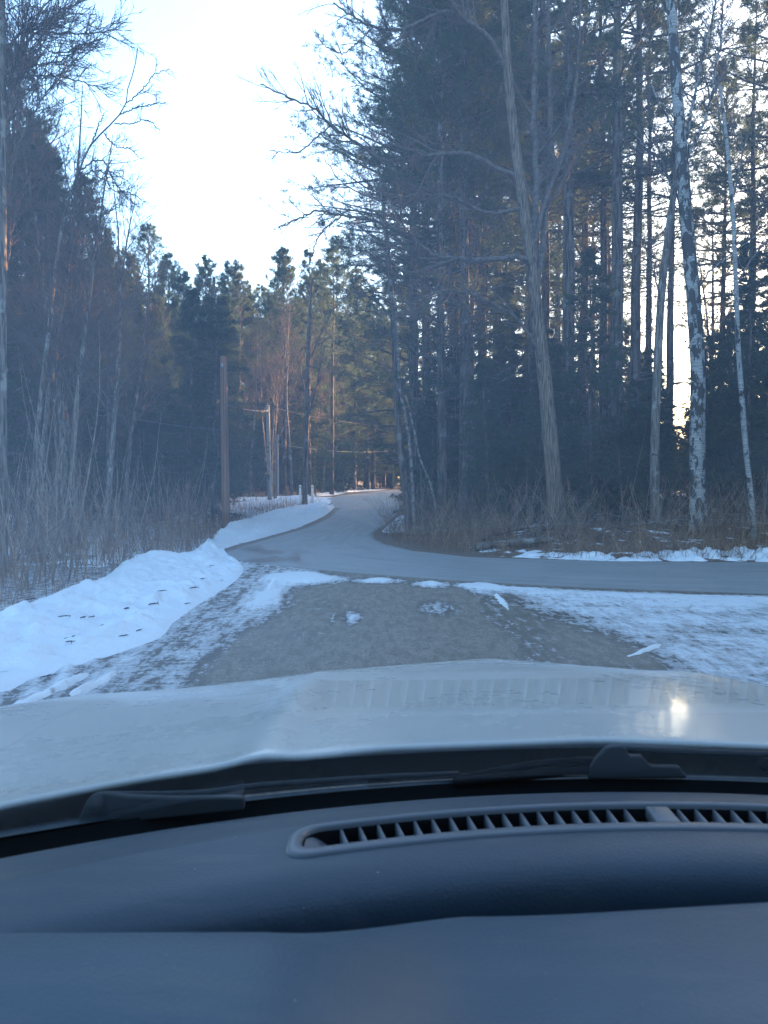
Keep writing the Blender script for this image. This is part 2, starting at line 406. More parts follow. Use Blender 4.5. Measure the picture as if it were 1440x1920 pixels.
def build_road():
    # pair the two edges along the road
    anchorsF = [0, 3, 7, 9, 12, 15, len(far_edge) - 1]
    anchorsN = [0, 3, 7, 12, 16, 19, len(near_edge) - 1]
    F, Nn = [], []
    for k in range(len(anchorsF) - 1):
        n = 60
        F.append(resample(far_edge[anchorsF[k]:anchorsF[k + 1] + 1], n)[:-1]); Nn.append(resample(near_edge[anchorsN[k]:anchorsN[k + 1] + 1], n)[:-1])
    F = np.concatenate(F); Nn = np.concatenate(Nn)
    t = np.linspace(0, 1, 41)[None, :, None]
    # edges a little ragged
    P = Nn[:, None] * (1 - t) + F[:, None] * t
    X, Y = P[..., 0], P[..., 1]
    Z = H(Y) + .008
    # wet patch and tyre tracks where the photograph has them (world positions)
    wet = np.zeros_like(X)
    def blob(px, py, rx, ry, k):
        c = ground_pt(px, py); return k * np.exp(-((X - c[0]) / rx) ** 2 - ((Y - c[1]) / ry) ** 2)
    for a in [(475, 1028, .35, 1.0, .9), (503, 1036, .4, .8, 1.0), (508, 1048, .45, .7, .9), (486, 1053, .5, .5, .7)]: wet += blob(*a)
    for line, wd, k in (([(570, 1062), (555, 1050), (562, 1035), (590, 1018), (640, 990), (690, 960)], .16, .62),
                        ([(760, 1048), (690, 1040), (645, 1028), (640, 1015), (660, 1000), (700, 975)], .14, .5), ([(615, 1040), (655, 1046), (720, 1052), (850, 1066)], .12, .45)):
        L = smooth_path(np.array([ground_pt(*p) for p in line]), 30); d = poly_dist(X, Y, L); wet += k * np.exp(-(d / wd) ** 2)
    b = MB(); b.grid(np.stack([X, Y, Z], -1), a=np.clip(wet, 0, 1))
    me = b.mesh('main_road', M['road'], attr='wet')
    e = poly_dist(X, Y, near_edge[11:17]); e2 = poly_dist(X, Y, far_edge[7:12])
    g_ = np.maximum(.95 * np.exp(-(e / .45) ** 2), .7 * np.exp(-(e2 / .25) ** 2))
    al = np.concatenate([[0], np.cumsum(np.hypot(*np.diff(P[:, 20], axis=0).T))])[:, None] * .35 + 0 * X
    for nm, vv in (('across', np.broadcast_to(t[0, :, 0][None], X.shape)), ('along', al)):
        at = me.attributes.new(nm, 'FLOAT', 'POINT'); at.data.foreach_set('value', np.ascontiguousarray(vv).ravel().astype(np.float32))
    at = me.attributes.new('grit', 'FLOAT', 'POINT'); at.data.foreach_set('value', g_.ravel().astype(np.float32))
    tag(link('main_road', me), 'grey asphalt road crossing in front and bending away into the pines', kind='structure')
    # the lane that leaves to the left beyond the bend
    c0 = np.array([ground_pt(600, 937), ground_pt(560, 938), ground_pt(480, 941), ground_pt(400, 943), ground_pt(300, 944), (-40, 45)])
    L = smooth_path(c0, 40); t = np.linspace(-2.1, 2.1, 9)
    X = L[:, None, 0] + 0 * t; Y = L[:, None, 1] + t[None]
    b = MB(); b.grid(np.stack([X, Y, gz(X, Y) + .06], -1), a=.1)
    tag(b.build('lane', M['road'], attr='wet'), 'narrow grey lane leaving the bend behind the utility poles', kind='structure')
build_road()

def build_track():
    xs = np.concatenate([np.linspace(-8, 8, 330), np.linspace(8.2, 40, 60)]); ys = np.concatenate([np.linspace(-40, 1.5, 30), np.linspace(1.6, 16, 300)])
    X, Y = np.meshgrid(xs, ys)
    ne = near_edge[:11]; order = np.argsort(ne[:, 0]); yend = np.interp(X, ne[order, 0], ne[order, 1]) + .25
    Y = np.where(Y > 1.5, 1.5 + (Y - 1.5) / (16 - 1.5) * (yend - 1.5), Y)
    r1 = fbm(X * .8, Y * .35, 31) - .5; r2 = fbm(X * 2.5, Y * .9, 47) - .5
    lt = X + .25 * r1
    cov = np.full_like(X, .18)
    left_edge = -1.15 + .02 * (Y - 8)
    cov = np.maximum(cov, .54 * sstep(left_edge + .5, left_edge - .5, lt))
    cov = np.where(lt < -3.0, np.minimum(cov, .5), cov)
    right = sstep(1.05, 1.35, lt + .4 * r2); cov = np.maximum(cov, .40 * right)
    cov = np.maximum(cov, .645 * sstep(1.35, 2.7, lt + 1.2 * r1 + .1 * (Y - 8)))
    cov -= .18 * np.exp(-((X - 2.05) / .35) ** 2 - ((Y - 7.9) / .9) ** 2)
    # salted strip along the asphalt, bare grit at the very edge
    dn = poly_dist(X, Y, near_edge[3:11])
    cov = np.where((X > 1.2), cov + .14 * np.exp(-((dn - .9) / .6) ** 2) - .4 * np.exp(-(dn / .28) ** 2), cov)
    for px, py, rx, ry, k in [(595, 1086, .5, .7, .75), (540, 1083, .35, .6, .55), (712, 1089, .38, .45, .7), (808, 1096, .3, .45, .7), (900, 1099, .35, .5, .6), (662, 1160, .1, .5, .5), (820, 1140, .35, .9, .34),
                              (500, 1120, .14, .9, .42), (620, 1135, .5, 1.0, .17), (560, 1200, .35, 1.2, .18), (470, 1215, .25, 1.6, -.18), (430, 1240, .2, 1.4, -.12)]:
        c = ground_pt(px, py); cov += k * np.exp(-((X - c[0]) / rx) ** 2 - ((Y - c[1]) / ry) ** 2)
    stre = fbm(X * 7 + Y * .5, Y * .28, 71); cov += .34 * (stre - .5) * sstep(-.5, -1.0, X) * sstep(-3.6, -2.6, X)
    cov += .9 * np.clip(fbm(X * 8, Y * .55, 72) - .6, 0, 1) * np.exp(-((X + .75) / .4) ** 2)
    cov += .3 * (fbm(X * .8 + Y * .5, Y * 3.4, 73) - .5) * sstep(1.3, 2.2, X) + .2 * (fbm(X * 2.2, Y * 2.2, 74) - .5) * sstep(1.2, 1.8, X)
    # ruts beside the bank
    rut = np.sin((X * .93 + Y * .36) * 26) * .12 * sstep(-2.4, -2.8, X + .12 * (Y - 7)) * sstep(9, 7.5, Y)
    cov += rut
    Z = .004 + .03 * (fbm(X * 1.6, Y * .8, 3) - .5) * sstep(.45, .7, cov) + .012 * (fbm(X * 7, Y * 3, 8) - .5) * sstep(.3, .6, cov) + rut * .05
    Z += .05 * sstep(.55, .95, cov) * (.4 + fbm(X * 3, Y * 3, 61))
    Z = np.where(dn < .3, np.minimum(Z, .004), Z)
    Z = np.where(Y > yend - .3, np.minimum(Z, 0.004), Z)
    b = MB(); b.grid(np.stack([X, Y, Z + H(Y)], -1), a=np.clip(cov, 0, 1))
    tr = tag(b.build('side_road', M['track'], attr='cover'), 'old cracked side road of tan grit with ice and packed snow at its sides', kind='structure')
    # ridges of snow squeezed up by tyres: parts of the side road
    rng = np.random.default_rng(4)
    for line, wd, hh in [([(525, 1076), (512, 1098), (497, 1122)], .09, .04), ([(930, 1116), (942, 1130), (954, 1144)], .06, .035), ([(1176, 1232), (1205, 1224), (1242, 1208)], .035, .025),
                         ([(-20, 1345), (90, 1300), (165, 1266)], .075, .045), ([(130, 1308), (180, 1285), (215, 1264)], .06, .04)]:
        n = 60; L = smooth_path(np.array([ground_pt(*p) for p in line]), n)
        T = np.gradient(L, axis=0); T /= np.linalg.norm(T, axis=1, keepdims=True); Nn = np.stack([-T[:, 1], T[:, 0]], 1)
        u = np.linspace(-1, 1, 25); env = np.sin(np.linspace(0.02, PI - .02, n)) ** .3
        wv = wd * env * (.75 + .7 * (vnoise(np.arange(n) * .3, np.zeros(n), int(line[0][0])) - .5))
        P = L[:, None] + Nn[:, None] * (u[None, :, None] * wv[:, None, None])
        hz = 1.5 * hh * (env[:, None] * (1 - u[None] ** 2) * .9 - .95 * np.clip(fbm(P[..., 0] * 7, P[..., 1] * 5, 9) - .22, 0, 1)) + .004
        b = MB(); b.grid(np.concatenate([P, (hz + H(P[..., 1]) + .004)[..., None]], -1), a=.42)
        b.build('snow_ridge', M['snow'], tr, attr='dirty')
build_track()

def build_bank():
    n, m = 520, 64
    A, B = smooth_path(low, n), smooth_path(top, n)
    t = np.linspace(0, 1.25, m)[None, :, None]
    P = A[:, None] * (1 - t) + B[:, None] * t
    X, Y = P[..., 0], P[..., 1]; tt = t[0, :, 0][None]
    wob = fbm(X * .8, Y * .8, 77) - .5
    prof = sstep(0, .22, tt) * .4 + sstep(.35, .9, tt) * .6
    prof = prof * (1 - sstep(1.02, 1.25, tt))
    hh = np.interp(np.linspace(0, 1, n), [0, .25, .42, .55, .7, .8, 1], [.08, .11, .15, .22, .17, .13, .13])[:, None]
    Z = H(Y) + hh * prof * (1 + .5 * wob) + sstep(0, .2, tt) * (1 - sstep(1.0, 1.25, tt)) * (.22 * (fbm(X * 1.1, Y * 1.1, 21) - .45) + .2 * (fbm(X * 3.2, Y * 3.2, 22) - .5) + .1 * (fbm(X * 8, Y * 8, 23) - .5) - .05 * np.clip(.36 - vnoise(X * 4.5, Y * 4.5, 24), 0, 1))
    Z = Z - .03 * (1 - sstep(0, .04, tt)) + .03
    Z = np.where(tt > 1.2, Z - .12, Z)
    Wd = .12 + .42 * np.exp(-((tt - .0) / .03) ** 2) * (fbm(X * 2, Y * 2, 14) > .42) + 0 * X
    b = MB(); b.grid(np.stack([X, Y, Z], -1), a=Wd)
    tag(b.build('snow_bank', M['snow'], attr='dirty'), 'broad bank of ploughed snow along the track and up to the white posts', kind='structure')
    # chunky ridge along the far side of the crossing road
    L = np.concatenate([[(46, 9.1), (30, 11.75), (14, 14.85)], [ground_pt(*p) for p in [(1440, 1054), (1300, 1053), (1150, 1053), (1000, 1048), (900, 1044), (860, 1041)]]])
    L = smooth_path(L[::-1], 620)
    T = np.gradient(L, axis=0); T /= np.linalg.norm(T, axis=1, keepdims=True); Nn = np.stack([T[:, 1] * -1, T[:, 0]], 1)
    u = np.linspace(0, 1, 26)
    P = L[:, None] + Nn[:, None] * (u[None, :, None] * 1.5)
    X, Y = P[..., 0], P[..., 1]
    s = np.linspace(0, 1, 620)[:, None]
    amp = np.interp(X, [1, 2.2, 4, 6, 7.4, 9, 40], [.03, .07, .14, .22, .42, .5, .5])
    Z = gz(X, Y) - .02 + amp * np.sin(PI * np.clip(u[None], 0, 1)) ** .8 * (.05 + 1.2 * np.clip(fbm(X * 1.7, Y * 1.7, 90) - .28, 0, 1) + 1.3 * np.clip(fbm(X * 4.2, Y * 4.2, 91) - .42, 0, 1) + .5 * (vnoise(X * 9, Y * 9, 92) - .5)) - .03 * (u[None] > .97) - .09 * np.clip(fbm(X * 1.3, Y * 1.3, 95) - np.interp(X, [1, 4, 7, 9], [.34, .42, .55, .62]), 0, 1) * 2
    Wd = np.interp(X, [1, 3, 5, 8], [.62, .42, .34, .3]) + .2 * (fbm(X * 2, Y * 2, 13) - .5)
    b = MB(); b.grid(np.stack([X, Y, Z], -1), a=Wd)
    tag(b.build('snow_bank', M['snow'], attr='dirty'), 'lumpy low ridge of dirty snow on the far edge of the crossing road', kind='structure')
    # far verge beyond the bend and the small patch on the inner corner
    for pts, wdt, hgt, lab in (([(380, 937), (470, 936), (560, 933), (600, 931), (660, 923), (735, 918)], 2.2, .12, 'thin white snow verge beyond the bend below the pines'),
                               ([(712, 1000), (722, 990), (740, 975), (752, 965)], 1.3, .14, 'small snow patch on the inner corner of the bend')):
        L = smooth_path(np.array([ground_pt(*p) for p in pts]), 90); T = np.gradient(L, axis=0); T /= np.linalg.norm(T, axis=1, keepdims=True)
        Nn = np.stack([-T[:, 1], T[:, 0]], 1)
        if lab.startswith('small'): Nn = -Nn
        u = np.linspace(0, 1, 16); P = L[:, None] + Nn[:, None] * (u[None, :, None] * wdt); X, Y = P[..., 0], P[..., 1]
        ee = np.sin(np.linspace(0.05, PI - .05, 90))[:, None] ** .4
        Z = gz(X, Y) + ee * hgt * np.sin(PI * u[None]) * (.5 + fbm(X, Y, 33)) + .02 * ee - .05 * (1 - ee)
        b = MB(); b.grid(np.stack([X, Y, Z], -1), a=.25)
        tag(b.build('snow_bank', M['snow'], attr='dirty'), lab, kind='structure')
build_bank()

def build_mound(px, py, rx, ry, h, lab):
    c = ground_pt(px, py); a = np.linspace(0, 2 * PI, 65)[:-1]; r_ = np.linspace(0, 1, 22)[:, None]
    X = c[0] + np.cos(a)[None] * r_ * rx * (1 + .25 * (vnoise(np.cos(a) * 2 + 9, np.sin(a) * 2 + px, 3)[None] - .5)); Y = c[1] + np.sin(a)[None] * r_ * ry
    Z = gz(X, Y) + h * np.clip((1 - r_ ** 2) * (.45 + 1.1 * fbm(X * .9, Y * .9, 41)) - .1 * r_, -.1, 2) - .06 * r_ ** 4
    b = MB(); b.grid(np.stack([X, Y, Z], -1), closed=True, a=.22); tag(b.build('snow_bank', M['snow'], attr='dirty'), lab, kind='structure')
build_mound(556, 939, 2.2, 2.6, .26, 'lumpy heap of ploughed snow around the white posts')
build_mound(490, 948, 2.0, 3.0, .28, 'lumpy heap of ploughed snow at the foot of the pale grey pole')
build_mound(455, 966, 1.7, 2.4, .22, 'low hump of snow between the brown pole and the pale grey pole')

# ------------------------------------------------------------------ trees: generators
def norm(a): return a / (np.linalg.norm(a, axis=-1, keepdims=True) + 1e-9)
def grow(rng, start, d, length, n, wander=.15, up=0.0):
    K = len(start); P = np.empty((K, n + 1, 3)); P[:, 0] = start; d = norm(d); step = (length / n)[:, None]
    for s in range(n):
        d = norm(d + rng.normal(0, wander, (K, 3)) + np.array([0, 0, up])); P[:, s + 1] = P[:, s] + d * step
    return P
def taper(r0, r1, n): return r0[:, None] + (r1 - r0)[:, None] * np.linspace(0, 1, n)[None]
def spawn(rng, P, R, m, t0, t1, ang, flat=0.0):
    """m children per parent polyline: start, direction, radius, t"""
    K, n, _ = P.shape
    t = np.sort(rng.uniform(t0, t1, (K, m)), axis=1); f = t * (n - 1); i = np.minimum(f.astype(int), n - 2); u = (f - i)[..., None]
    k = np.arange(K)[:, None]
    S = P[k, i] * (1 - u) + P[k, i + 1] * u; T = norm(P[k, i + 1] - P[k, i])
    rr = R[k, i] * (1 - u[..., 0]) + R[k, i + 1] * u[..., 0]
    side = rng.normal(0, 1, (K, m, 3)); side[..., 2] *= (1 - flat); side = norm(side - (side * T).sum(-1, keepdims=True) * T)
    a = rng.uniform(ang[0], ang[1], (K, m, 1)); D = np.cos(a) * T + np.sin(a) * side
    return S.reshape(-1, 3), D.reshape(-1, 3), rr.reshape(-1), t.reshape(-1)
def tufts(rng, mb, C, D, k, length, width, spread=.9):
    n = len(C); dirs = norm(D[:, None] * .7 + rng.normal(0, spread, (n, k, 3)) * .6)
    L = length * rng.uniform(.7, 1.25, (n, k, 1))
    side = norm(np.cross(dirs, rng.normal(0, 1, (n, k, 3)))) * width / 2
    base = C[:, None] + rng.normal(0, .025, (n, k, 3))
    V = np.stack([base + dirs * L * .35 + side, base, base + dirs * L * .35 - side, base + dirs * L], 2).reshape(-1, 3)
    idx = np.arange(n * k)[:, None] * 4
    mb.add(V, idx + np.array([[1, 0, 3, 2]]))

def pine_mesh(seed, height=22, r=.2, leaf_from=.42, crown=3.4, dead=26, dense=1.0):
    rng = np.random.default_rng(seed)
    tb, lf = MB(), MB()
    n = 16; z = np.linspace(-.4, height, n)
    xy = np.cumsum(rng.normal(0, .05, (n, 2)), axis=0) * np.linspace(0, 1, n)[:, None]
    trunk = np.concatenate([xy, z[:, None]], 1)
    rad = r * (1 - .93 * np.clip(z / height, 0, 1) ** 1.15); rad[0] *= 1.35
    tb.tubes(trunk[None], rad[None], 10)
    def at(zz): return np.stack([np.interp(zz, z, trunk[:, 0]), np.interp(zz, z, trunk[:, 1]), zz], 1)
    # dead lower limbs
    K = dead; zz = rng.uniform(.08, leaf_from + .12, K) * height; az = rng.uniform(0, 2 * PI, K)
    d = np.stack([np.cos(az), np.sin(az), rng.uniform(-.15, .3, K)], 1); ln = rng.uniform(.7, 3.1, K)
    P = grow(rng, at(zz), d, ln, 5, .12, .0); R = taper(rng.uniform(.014, .028, K), np.full(K, .004), 6); tb.tubes(P, R, 3)
    S, D, rr, t = spawn(rng, P, R, 6, .25, 1, (.5, 1.1), .5); K2 = len(S)
    P = grow(rng, S, D, rng.uniform(.25, .9, K2), 3, .16, 0); tb.tubes(P, taper(np.minimum(rr * .6, .01), np.full(K2, .003), 4), 3)
    # living whorls
    lv = []; zc = leaf_from * height
    while zc < height - .5:
        f = (zc / height - leaf_from) / (1 - leaf_from)
        k = rng.integers(4, 7)
        az = rng.uniform(0, 2 * PI) + np.arange(k) * 2 * PI / k + rng.normal(0, .3, k)
        prof = (1 - f) ** .78 * (.6 + .4 * min(1, f * 5)); ln = crown * (prof * rng.uniform(.45, 1.25, k) + .05)
        el = -.05 + .85 * f ** 1.3 + rng.normal(0, .13, k)
        for a, l, e in zip(az, ln, el): lv.append((zc + rng.normal(0, .12), a, l, e, f))
        zc += rng.uniform(.6, 1.1) * (1 - .3 * f) / dense
    lv = np.array(lv); K = len(lv)
    d = np.stack([np.cos(lv[:, 1]) * np.cos(lv[:, 3]), np.sin(lv[:, 1]) * np.cos(lv[:, 3]), np.sin(lv[:, 3])], 1)
    P = grow(rng, at(lv[:, 0]), d, lv[:, 2], 6, .09, .05); R = taper(.012 + .011 * lv[:, 2], np.full(K, .005), 7)
    tb.tubes(P, R, 4)
    m = 11; S, D, rr, t = spawn(rng, P, R, m, .34, 1.0, (.5, .95), .8); K2 = len(S)
    bl = np.repeat(lv[:, 2], m) * .34 * (1.15 - .75 * t) + .12
    P2 = grow(rng, S, D, bl, 3, .12, .06); R2 = taper(np.minimum(rr * .6, .012), np.full(K2, .003), 4); tb.tubes(P2, R2, 3)
    S, D, rr, t = spawn(rng, P2, R2, 5, .3, 1.0, (.1, .7), .4)
    tufts(rng, lf, S, D, 7, .18, .019)
    tufts(rng, lf, P[:, -1], norm(P[:, -1] - P[:, -2]), 9, .2, .018, .6)
    tufts(rng, lf, P2[:, -1], norm(P2[:, -1] - P2[:, -2]), 8, .18, .018, .7)
    tufts(rng, lf, trunk[-1:] - [0, 0, .05], np.array([[0, 0, 1.]]), 14, .35, .018, .35)
    return tb.mesh('trunk', M['pine_bark']), lf.mesh('crown', M['pine_needle'])

def hemlock_mesh(seed, height=8, r=.09, crown=2.2):
    rng = np.random.default_rng(seed); tb, lf = MB(), MB()
    n = 10; z = np.linspace(-.3, height, n); xy = np.cumsum(rng.normal(0, .04, (n, 2)), axis=0); trunk = np.concatenate([xy, z[:, None]], 1)
    tb.tubes(trunk[None], (r * (1 - .92 * np.clip(z / height, 0, 1)))[None], 7)
    K = int(height * 13); zz = np.sort(rng.uniform(.06, .985, K)) * height; f = zz / height
    ln = crown * (1 - f) ** .8 * rng.uniform(.45, 1.15, K) + .12; az = rng.uniform(0, 2 * PI, K); el = rng.uniform(-.25, .3, K) + .3 * f
    d = np.stack([np.cos(az) * np.cos(el), np.sin(az) * np.cos(el), np.sin(el)], 1)
    st = np.stack([np.interp(zz, z, trunk[:, 0]), np.interp(zz, z, trunk[:, 1]), zz], 1)
    P = grow(rng, st, d, ln, 5, .08, -.06); R = taper(.007 + .006 * ln, np.full(K, .003), 6); tb.tubes(P, R, 3)
    S, D, rr, t = spawn(rng, P, R, 9, .12, 1, (.6, 1.0), .85); K2 = len(S)
    P2 = grow(rng, S, D, np.repeat(ln, 9) * .38 * (1.1 - .7 * t) + .1, 3, .1, -.05); R2 = taper(np.full(K2, .005), np.full(K2, .002), 4); tb.tubes(P2, R2, 3)
    S, D, rr, t = spawn(rng, P2, R2, 6, .1, 1, (.3, .9), .8)
    tufts(rng, lf, S, D, 6, .12, .024, .8); tufts(rng, lf, P[:, -1], norm(P[:, -1] - P[:, -2]), 8, .12, .024)
    return tb.mesh('trunk', M['pine_bark']), lf.mesh('crown', M['hemlock'])

def twigs_on(rng, mb, P, R, lens, levels=3, m=(7, 5, 4), ang=(.45, .95), t0=.2, up=.04, lf=.5, sides=(4, 3, 3)):
    """bare branching grown on parent polylines P"""
    for lv in range(levels):
        S, D, rr, t = spawn(rng, P, R, m[lv], t0 if lv == 0 else .15, 1.0, ang)
        ln = np.repeat(lens, m[lv]) * lf * (1.15 - .7 * t) * rng.uniform(.6, 1.2, len(S)); keep = ln > .1
        S, D, rr, ln = S[keep], D[keep], rr[keep], ln[keep]
        n = (5, 4, 3)[lv]; P = grow(rng, S, D, ln, n, .14, up)
        R = taper(np.maximum(rr * .62, .0055), np.full(len(S), .0042), n + 1); mb.tubes(P, R, sides[lv]); lens = ln

def bare_mesh(seed, height=14, r=.12, fork=.45, limbs=16, bark_='grey_bark', spread=.8):
    rng = np.random.default_rng(seed); tb, tw = MB(), MB()
    n = 14; P = grow(rng, np.array([[0, 0, -.3]]), np.array([[0, 0, 1.]]), np.array([height + .3]), n, .045, .06)
    R = taper(np.array([r]), np.array([.012]), n + 1); R[:, 0] *= 1.3; tb.tubes(P, R, 9)
    S, D, rr, t = spawn(rng, P, R, limbs, fork, .98, (.4, spread)); K = len(S)
    ln = height * .34 * (1.2 - t) * rng.uniform(.6, 1.2, K) + .4
    P2 = grow(rng, S, D, ln, 6, .1, .07); R2 = taper(rr * .55, np.full(K, .005), 7); tw.tubes(P2, R2, 4)
    twigs_on(rng, tw, P2, R2, ln)
    return tb.mesh('trunk', M[bark_]), tw.mesh('crown', M['twig'])

def sapling_mesh(seed, height=4, stems=3, lean=.25):
    rng = np.random.default_rng(seed); tb = MB(); tw = MB()
    st = np.zeros((stems, 3)); st[:, :2] = rng.normal(0, .08, (stems, 2)); st[:, 2] = -.1
    d = np.stack([rng.normal(0, lean, stems), rng.normal(0, lean, stems), np.ones(stems)], 1)
    ln = height * rng.uniform(.6, 1.05, stems); P = grow(rng, st, d, ln, 8, .05, .02); R = taper(rng.uniform(.013, .024, stems), np.full(stems, .004), 9)
    tb.tubes(P, R, 5)
    S, D, rr, t = spawn(rng, P, R, 5, .3, .97, (.3, .7)); K = len(S)
    l2 = np.repeat(ln, 5) * .22 * (1.3 - t); P2 = grow(rng, S, D, l2, 4, .1, .08); R2 = taper(rr * .6, np.full(K, .003), 5); tw.tubes(P2, R2, 3)
    S, D, rr, t = spawn(rng, P2, R2, 3, .2, 1, (.4, .9)); P3 = grow(rng, S, D, np.repeat(l2, 3) * .4, 3, .14, .05); tw.tubes(P3, taper(rr * .6, np.full(len(S), .0025), 4), 3)
    return tb.mesh('stem', M['sapling_bark']), tw.mesh('twigs', M['twig'])

_R = np.random.default_rng(11)
PINES = [pine_mesh(100 + i, h, r, lf, cr, dd, de) for i, (h, r, lf, cr, dd, de) in enumerate([(22, .19, .47, 3.3, 40, .72), (24, .22, .42, 3.8, 40, .72), (20, .17, .5, 3.0, 44, .7), (21, .2, .2, 4.4, 18, 1.15), (18, .18, .1, 4.3, 8, 1.2), (24, .22, .38, 5.4, 24, 1.05)])]
HEMS = [hemlock_mesh(200 + i, h, .09, c) for i, (h, c) in enumerate([(8, 2.3), (6, 2.1), (9.5, 2.6)])]
BARES = [bare_mesh(300 + i, h, r, f, l) for i, (h, r, f, l) in enumerate([(15, .13, .35, 18), (12, .09, .4, 16), (17, .15, .45, 20), (10, .07, .3, 14)])]
SAPS = [sapling_mesh(400 + i, h, s, l) for i, (h, s, l) in enumerate([(4.5, 2, .14), (3.5, 3, .2), (5.5, 1, .12), (3.0, 4, .25), (4.2, 2, .28), (2.4, 5, .3)])]

PROTO = {}
def place(kind, i, x, y, scale=1.0, rz=None, tilt=(0, 0), label=None, group=None, cat='tree', name=None, sink=0.0):
    lib, nm = {'pine': (PINES, 'pine_tree'), 'hem': (HEMS, 'hemlock_tree'), 'bare': (BARES, 'bare_tree'), 'sap': (SAPS, 'sapling')}[kind]
    loc = (x, y, float(gz(x, y)) - sink); rz = _R.uniform(0, 2 * PI) if rz is None else rz
    key = (kind, i)
    if key not in PROTO:
        root = thing(name or nm, label, cat, loc, rz, group); root.scale = (scale,) * 3 if np.isscalar(scale) else scale; root.rotation_euler = (tilt[0], tilt[1], rz)
        a, b = lib[i]
        link('stem' if kind == 'sap' else 'trunk', a, root); link('twigs' if kind == 'sap' else 'crown', b, root)
        PROTO[key] = root; return root
    return copy_thing(PROTO[key], loc, (tilt[0], tilt[1], rz), scale, label, group)

def hits_road(x, y, m=.6):
    X, Y = np.array([x]), np.array([y])
    return bool(poly_in(X, Y, road_poly)[0]) or float(poly_dist(X, Y, near_edge)[0]) < m or float(poly_dist(X, Y, far_edge)[0]) < m

ORD = ['first', 'second', 'third', 'fourth', 'fifth', 'sixth', 'seventh', 'eighth', 'ninth', 'tenth', 'eleventh', 'twelfth', 'thirteenth', 'fourteenth', 'fifteenth', 'sixteenth', 'seventeenth', 'eighteenth', 'nineteenth', 'twentieth']
MARKS = [(760, 'dark tree on the inner bend'), (1040, 'leaning ridged trunk'), (1232, 'slim grey trunk'), (1308, 'thick paper birch'), (1400, 'thin crooked birch')]
def span_labels(items, text):
    '''one label per tree: which one, counted from the nearest landmark to its left'''
    out = {}; cnt = {}
    for it in sorted(items, key=lambda q: q[0]):
        m = [n for p, n in MARKS if p <= it[0]]; m = m[-1] if m else None
        cnt[m] = cnt.get(m, 0) + 1
        out[it] = f"{text}, {ORD[cnt[m] - 1]} one past the {m}" if m else f"{text} beside the bend"
    return out
# ---- right-hand wood: named pines by where their trunks stand
GW = 'tall pines in the wood across the crossing road'
LW = 'tall straight pine with bare lower limbs in the wood across the crossing road'
RP_ = [(872, 24, 0, 1.0), (905, 30, 5, 1.0), (850, 29, 5, .95), (1000, 25, 0, 1.1), (1024, 27, 2, 1.15), (1062, 24, 1, 1.05), (1090, 33, 5, 1.05), (1132, 27, 2, 1.1), (1152, 24, 1, 1.1),
                      (1186, 26, 0, 1.1), (1215, 30, 2, 1.0), (1252, 27, 2, .95), (930, 34, 1, 1.1), (800, 33, 1, .95), (1350, 34, 5, .8), (1400, 29, 0, .9), (1450, 25, 1, 1.0), (1500, 32, 0, 1.0), (1560, 24, 1, 1.0),
                      (960, 42, 5, 1.1), (1110, 44, 2, 1.0), (860, 44, 3, 1.0), (1330, 48, 0, .9), (1000, 55, 1, 1.0)]
LP = {}
LP.update(span_labels([q for q in RP_ if q[1] <= 28], 'near straight pine trunk'))
LP.update(span_labels([q for q in RP_ if 28 < q[1] <= 36], 'straight pine trunk further back'))
LP.update(span_labels([q for q in RP_ if q[1] > 36], 'distant pine deep in the wood'))
for px, dep, i, s in RP_:
    place('pine', i, xat(px, dep), dep, s, label=LP[(px, dep, i, s)], group=GW)
# crowns that fill the top of the gap edge (living limbs low down)
for px, dep, i, s in [(778, 27, 5, .92), (800, 31, 5, 1.05), (775, 37, 4, 1.2), (830, 24, 3, .85), (850, 36, 5, 1.1), (905, 38, 5, 1.05)]:
    place('pine', i, xat(px, dep), dep, s, label='full-crowned pine at the edge of the wood above the inner bend', group='full pines above the inner bend')
for px, dep, i, s in [(985, 56, 3, 1.5), (1045, 52, 5, 1.25), (1092, 58, 3, 1.45), (1135, 54, 5, 1.2), (930, 60, 5, 1.3), (1400, 60, 5, 1.2)]:
    place('pine', i, xat(px, dep), dep, s, label='very tall pine whose sunlit crown shows behind the nearer trunks', group='very tall sunlit pines deep in the wood')
# understorey
for k in range(84):
    dep = 21.5 + 24 * _R.random() ** 1.3; px = _R.uniform(735, 1560)
    if 1230 < px < 1310 and _R.random() < .75: continue
    x = xat(px, dep)
    if hits_road(x, dep, 1.6) or not poly_in(np.array([x]), np.array([dep]), wood_poly)[0]: continue
    place('hem', int(_R.integers(0, 3)), x, dep, _R.uniform(.45, .85) if dep < 25 else _R.uniform(.6, 1.0), label='young dark hemlock under the tall pines across the crossing road', group='young hemlocks in the wood across the road')
for k in range(13):
    dep = _R.uniform(22, 45); px = _R.uniform(760, 1480); x = xat(px, dep)
    if hits_road(x, dep, 1.5): continue
    place('bare', int(_R.integers(0, 4)), x, dep, _R.uniform(.6, 1.0), label='slender leafless tree among the pines across the crossing road', group='slender leafless trees in the wood across the road')

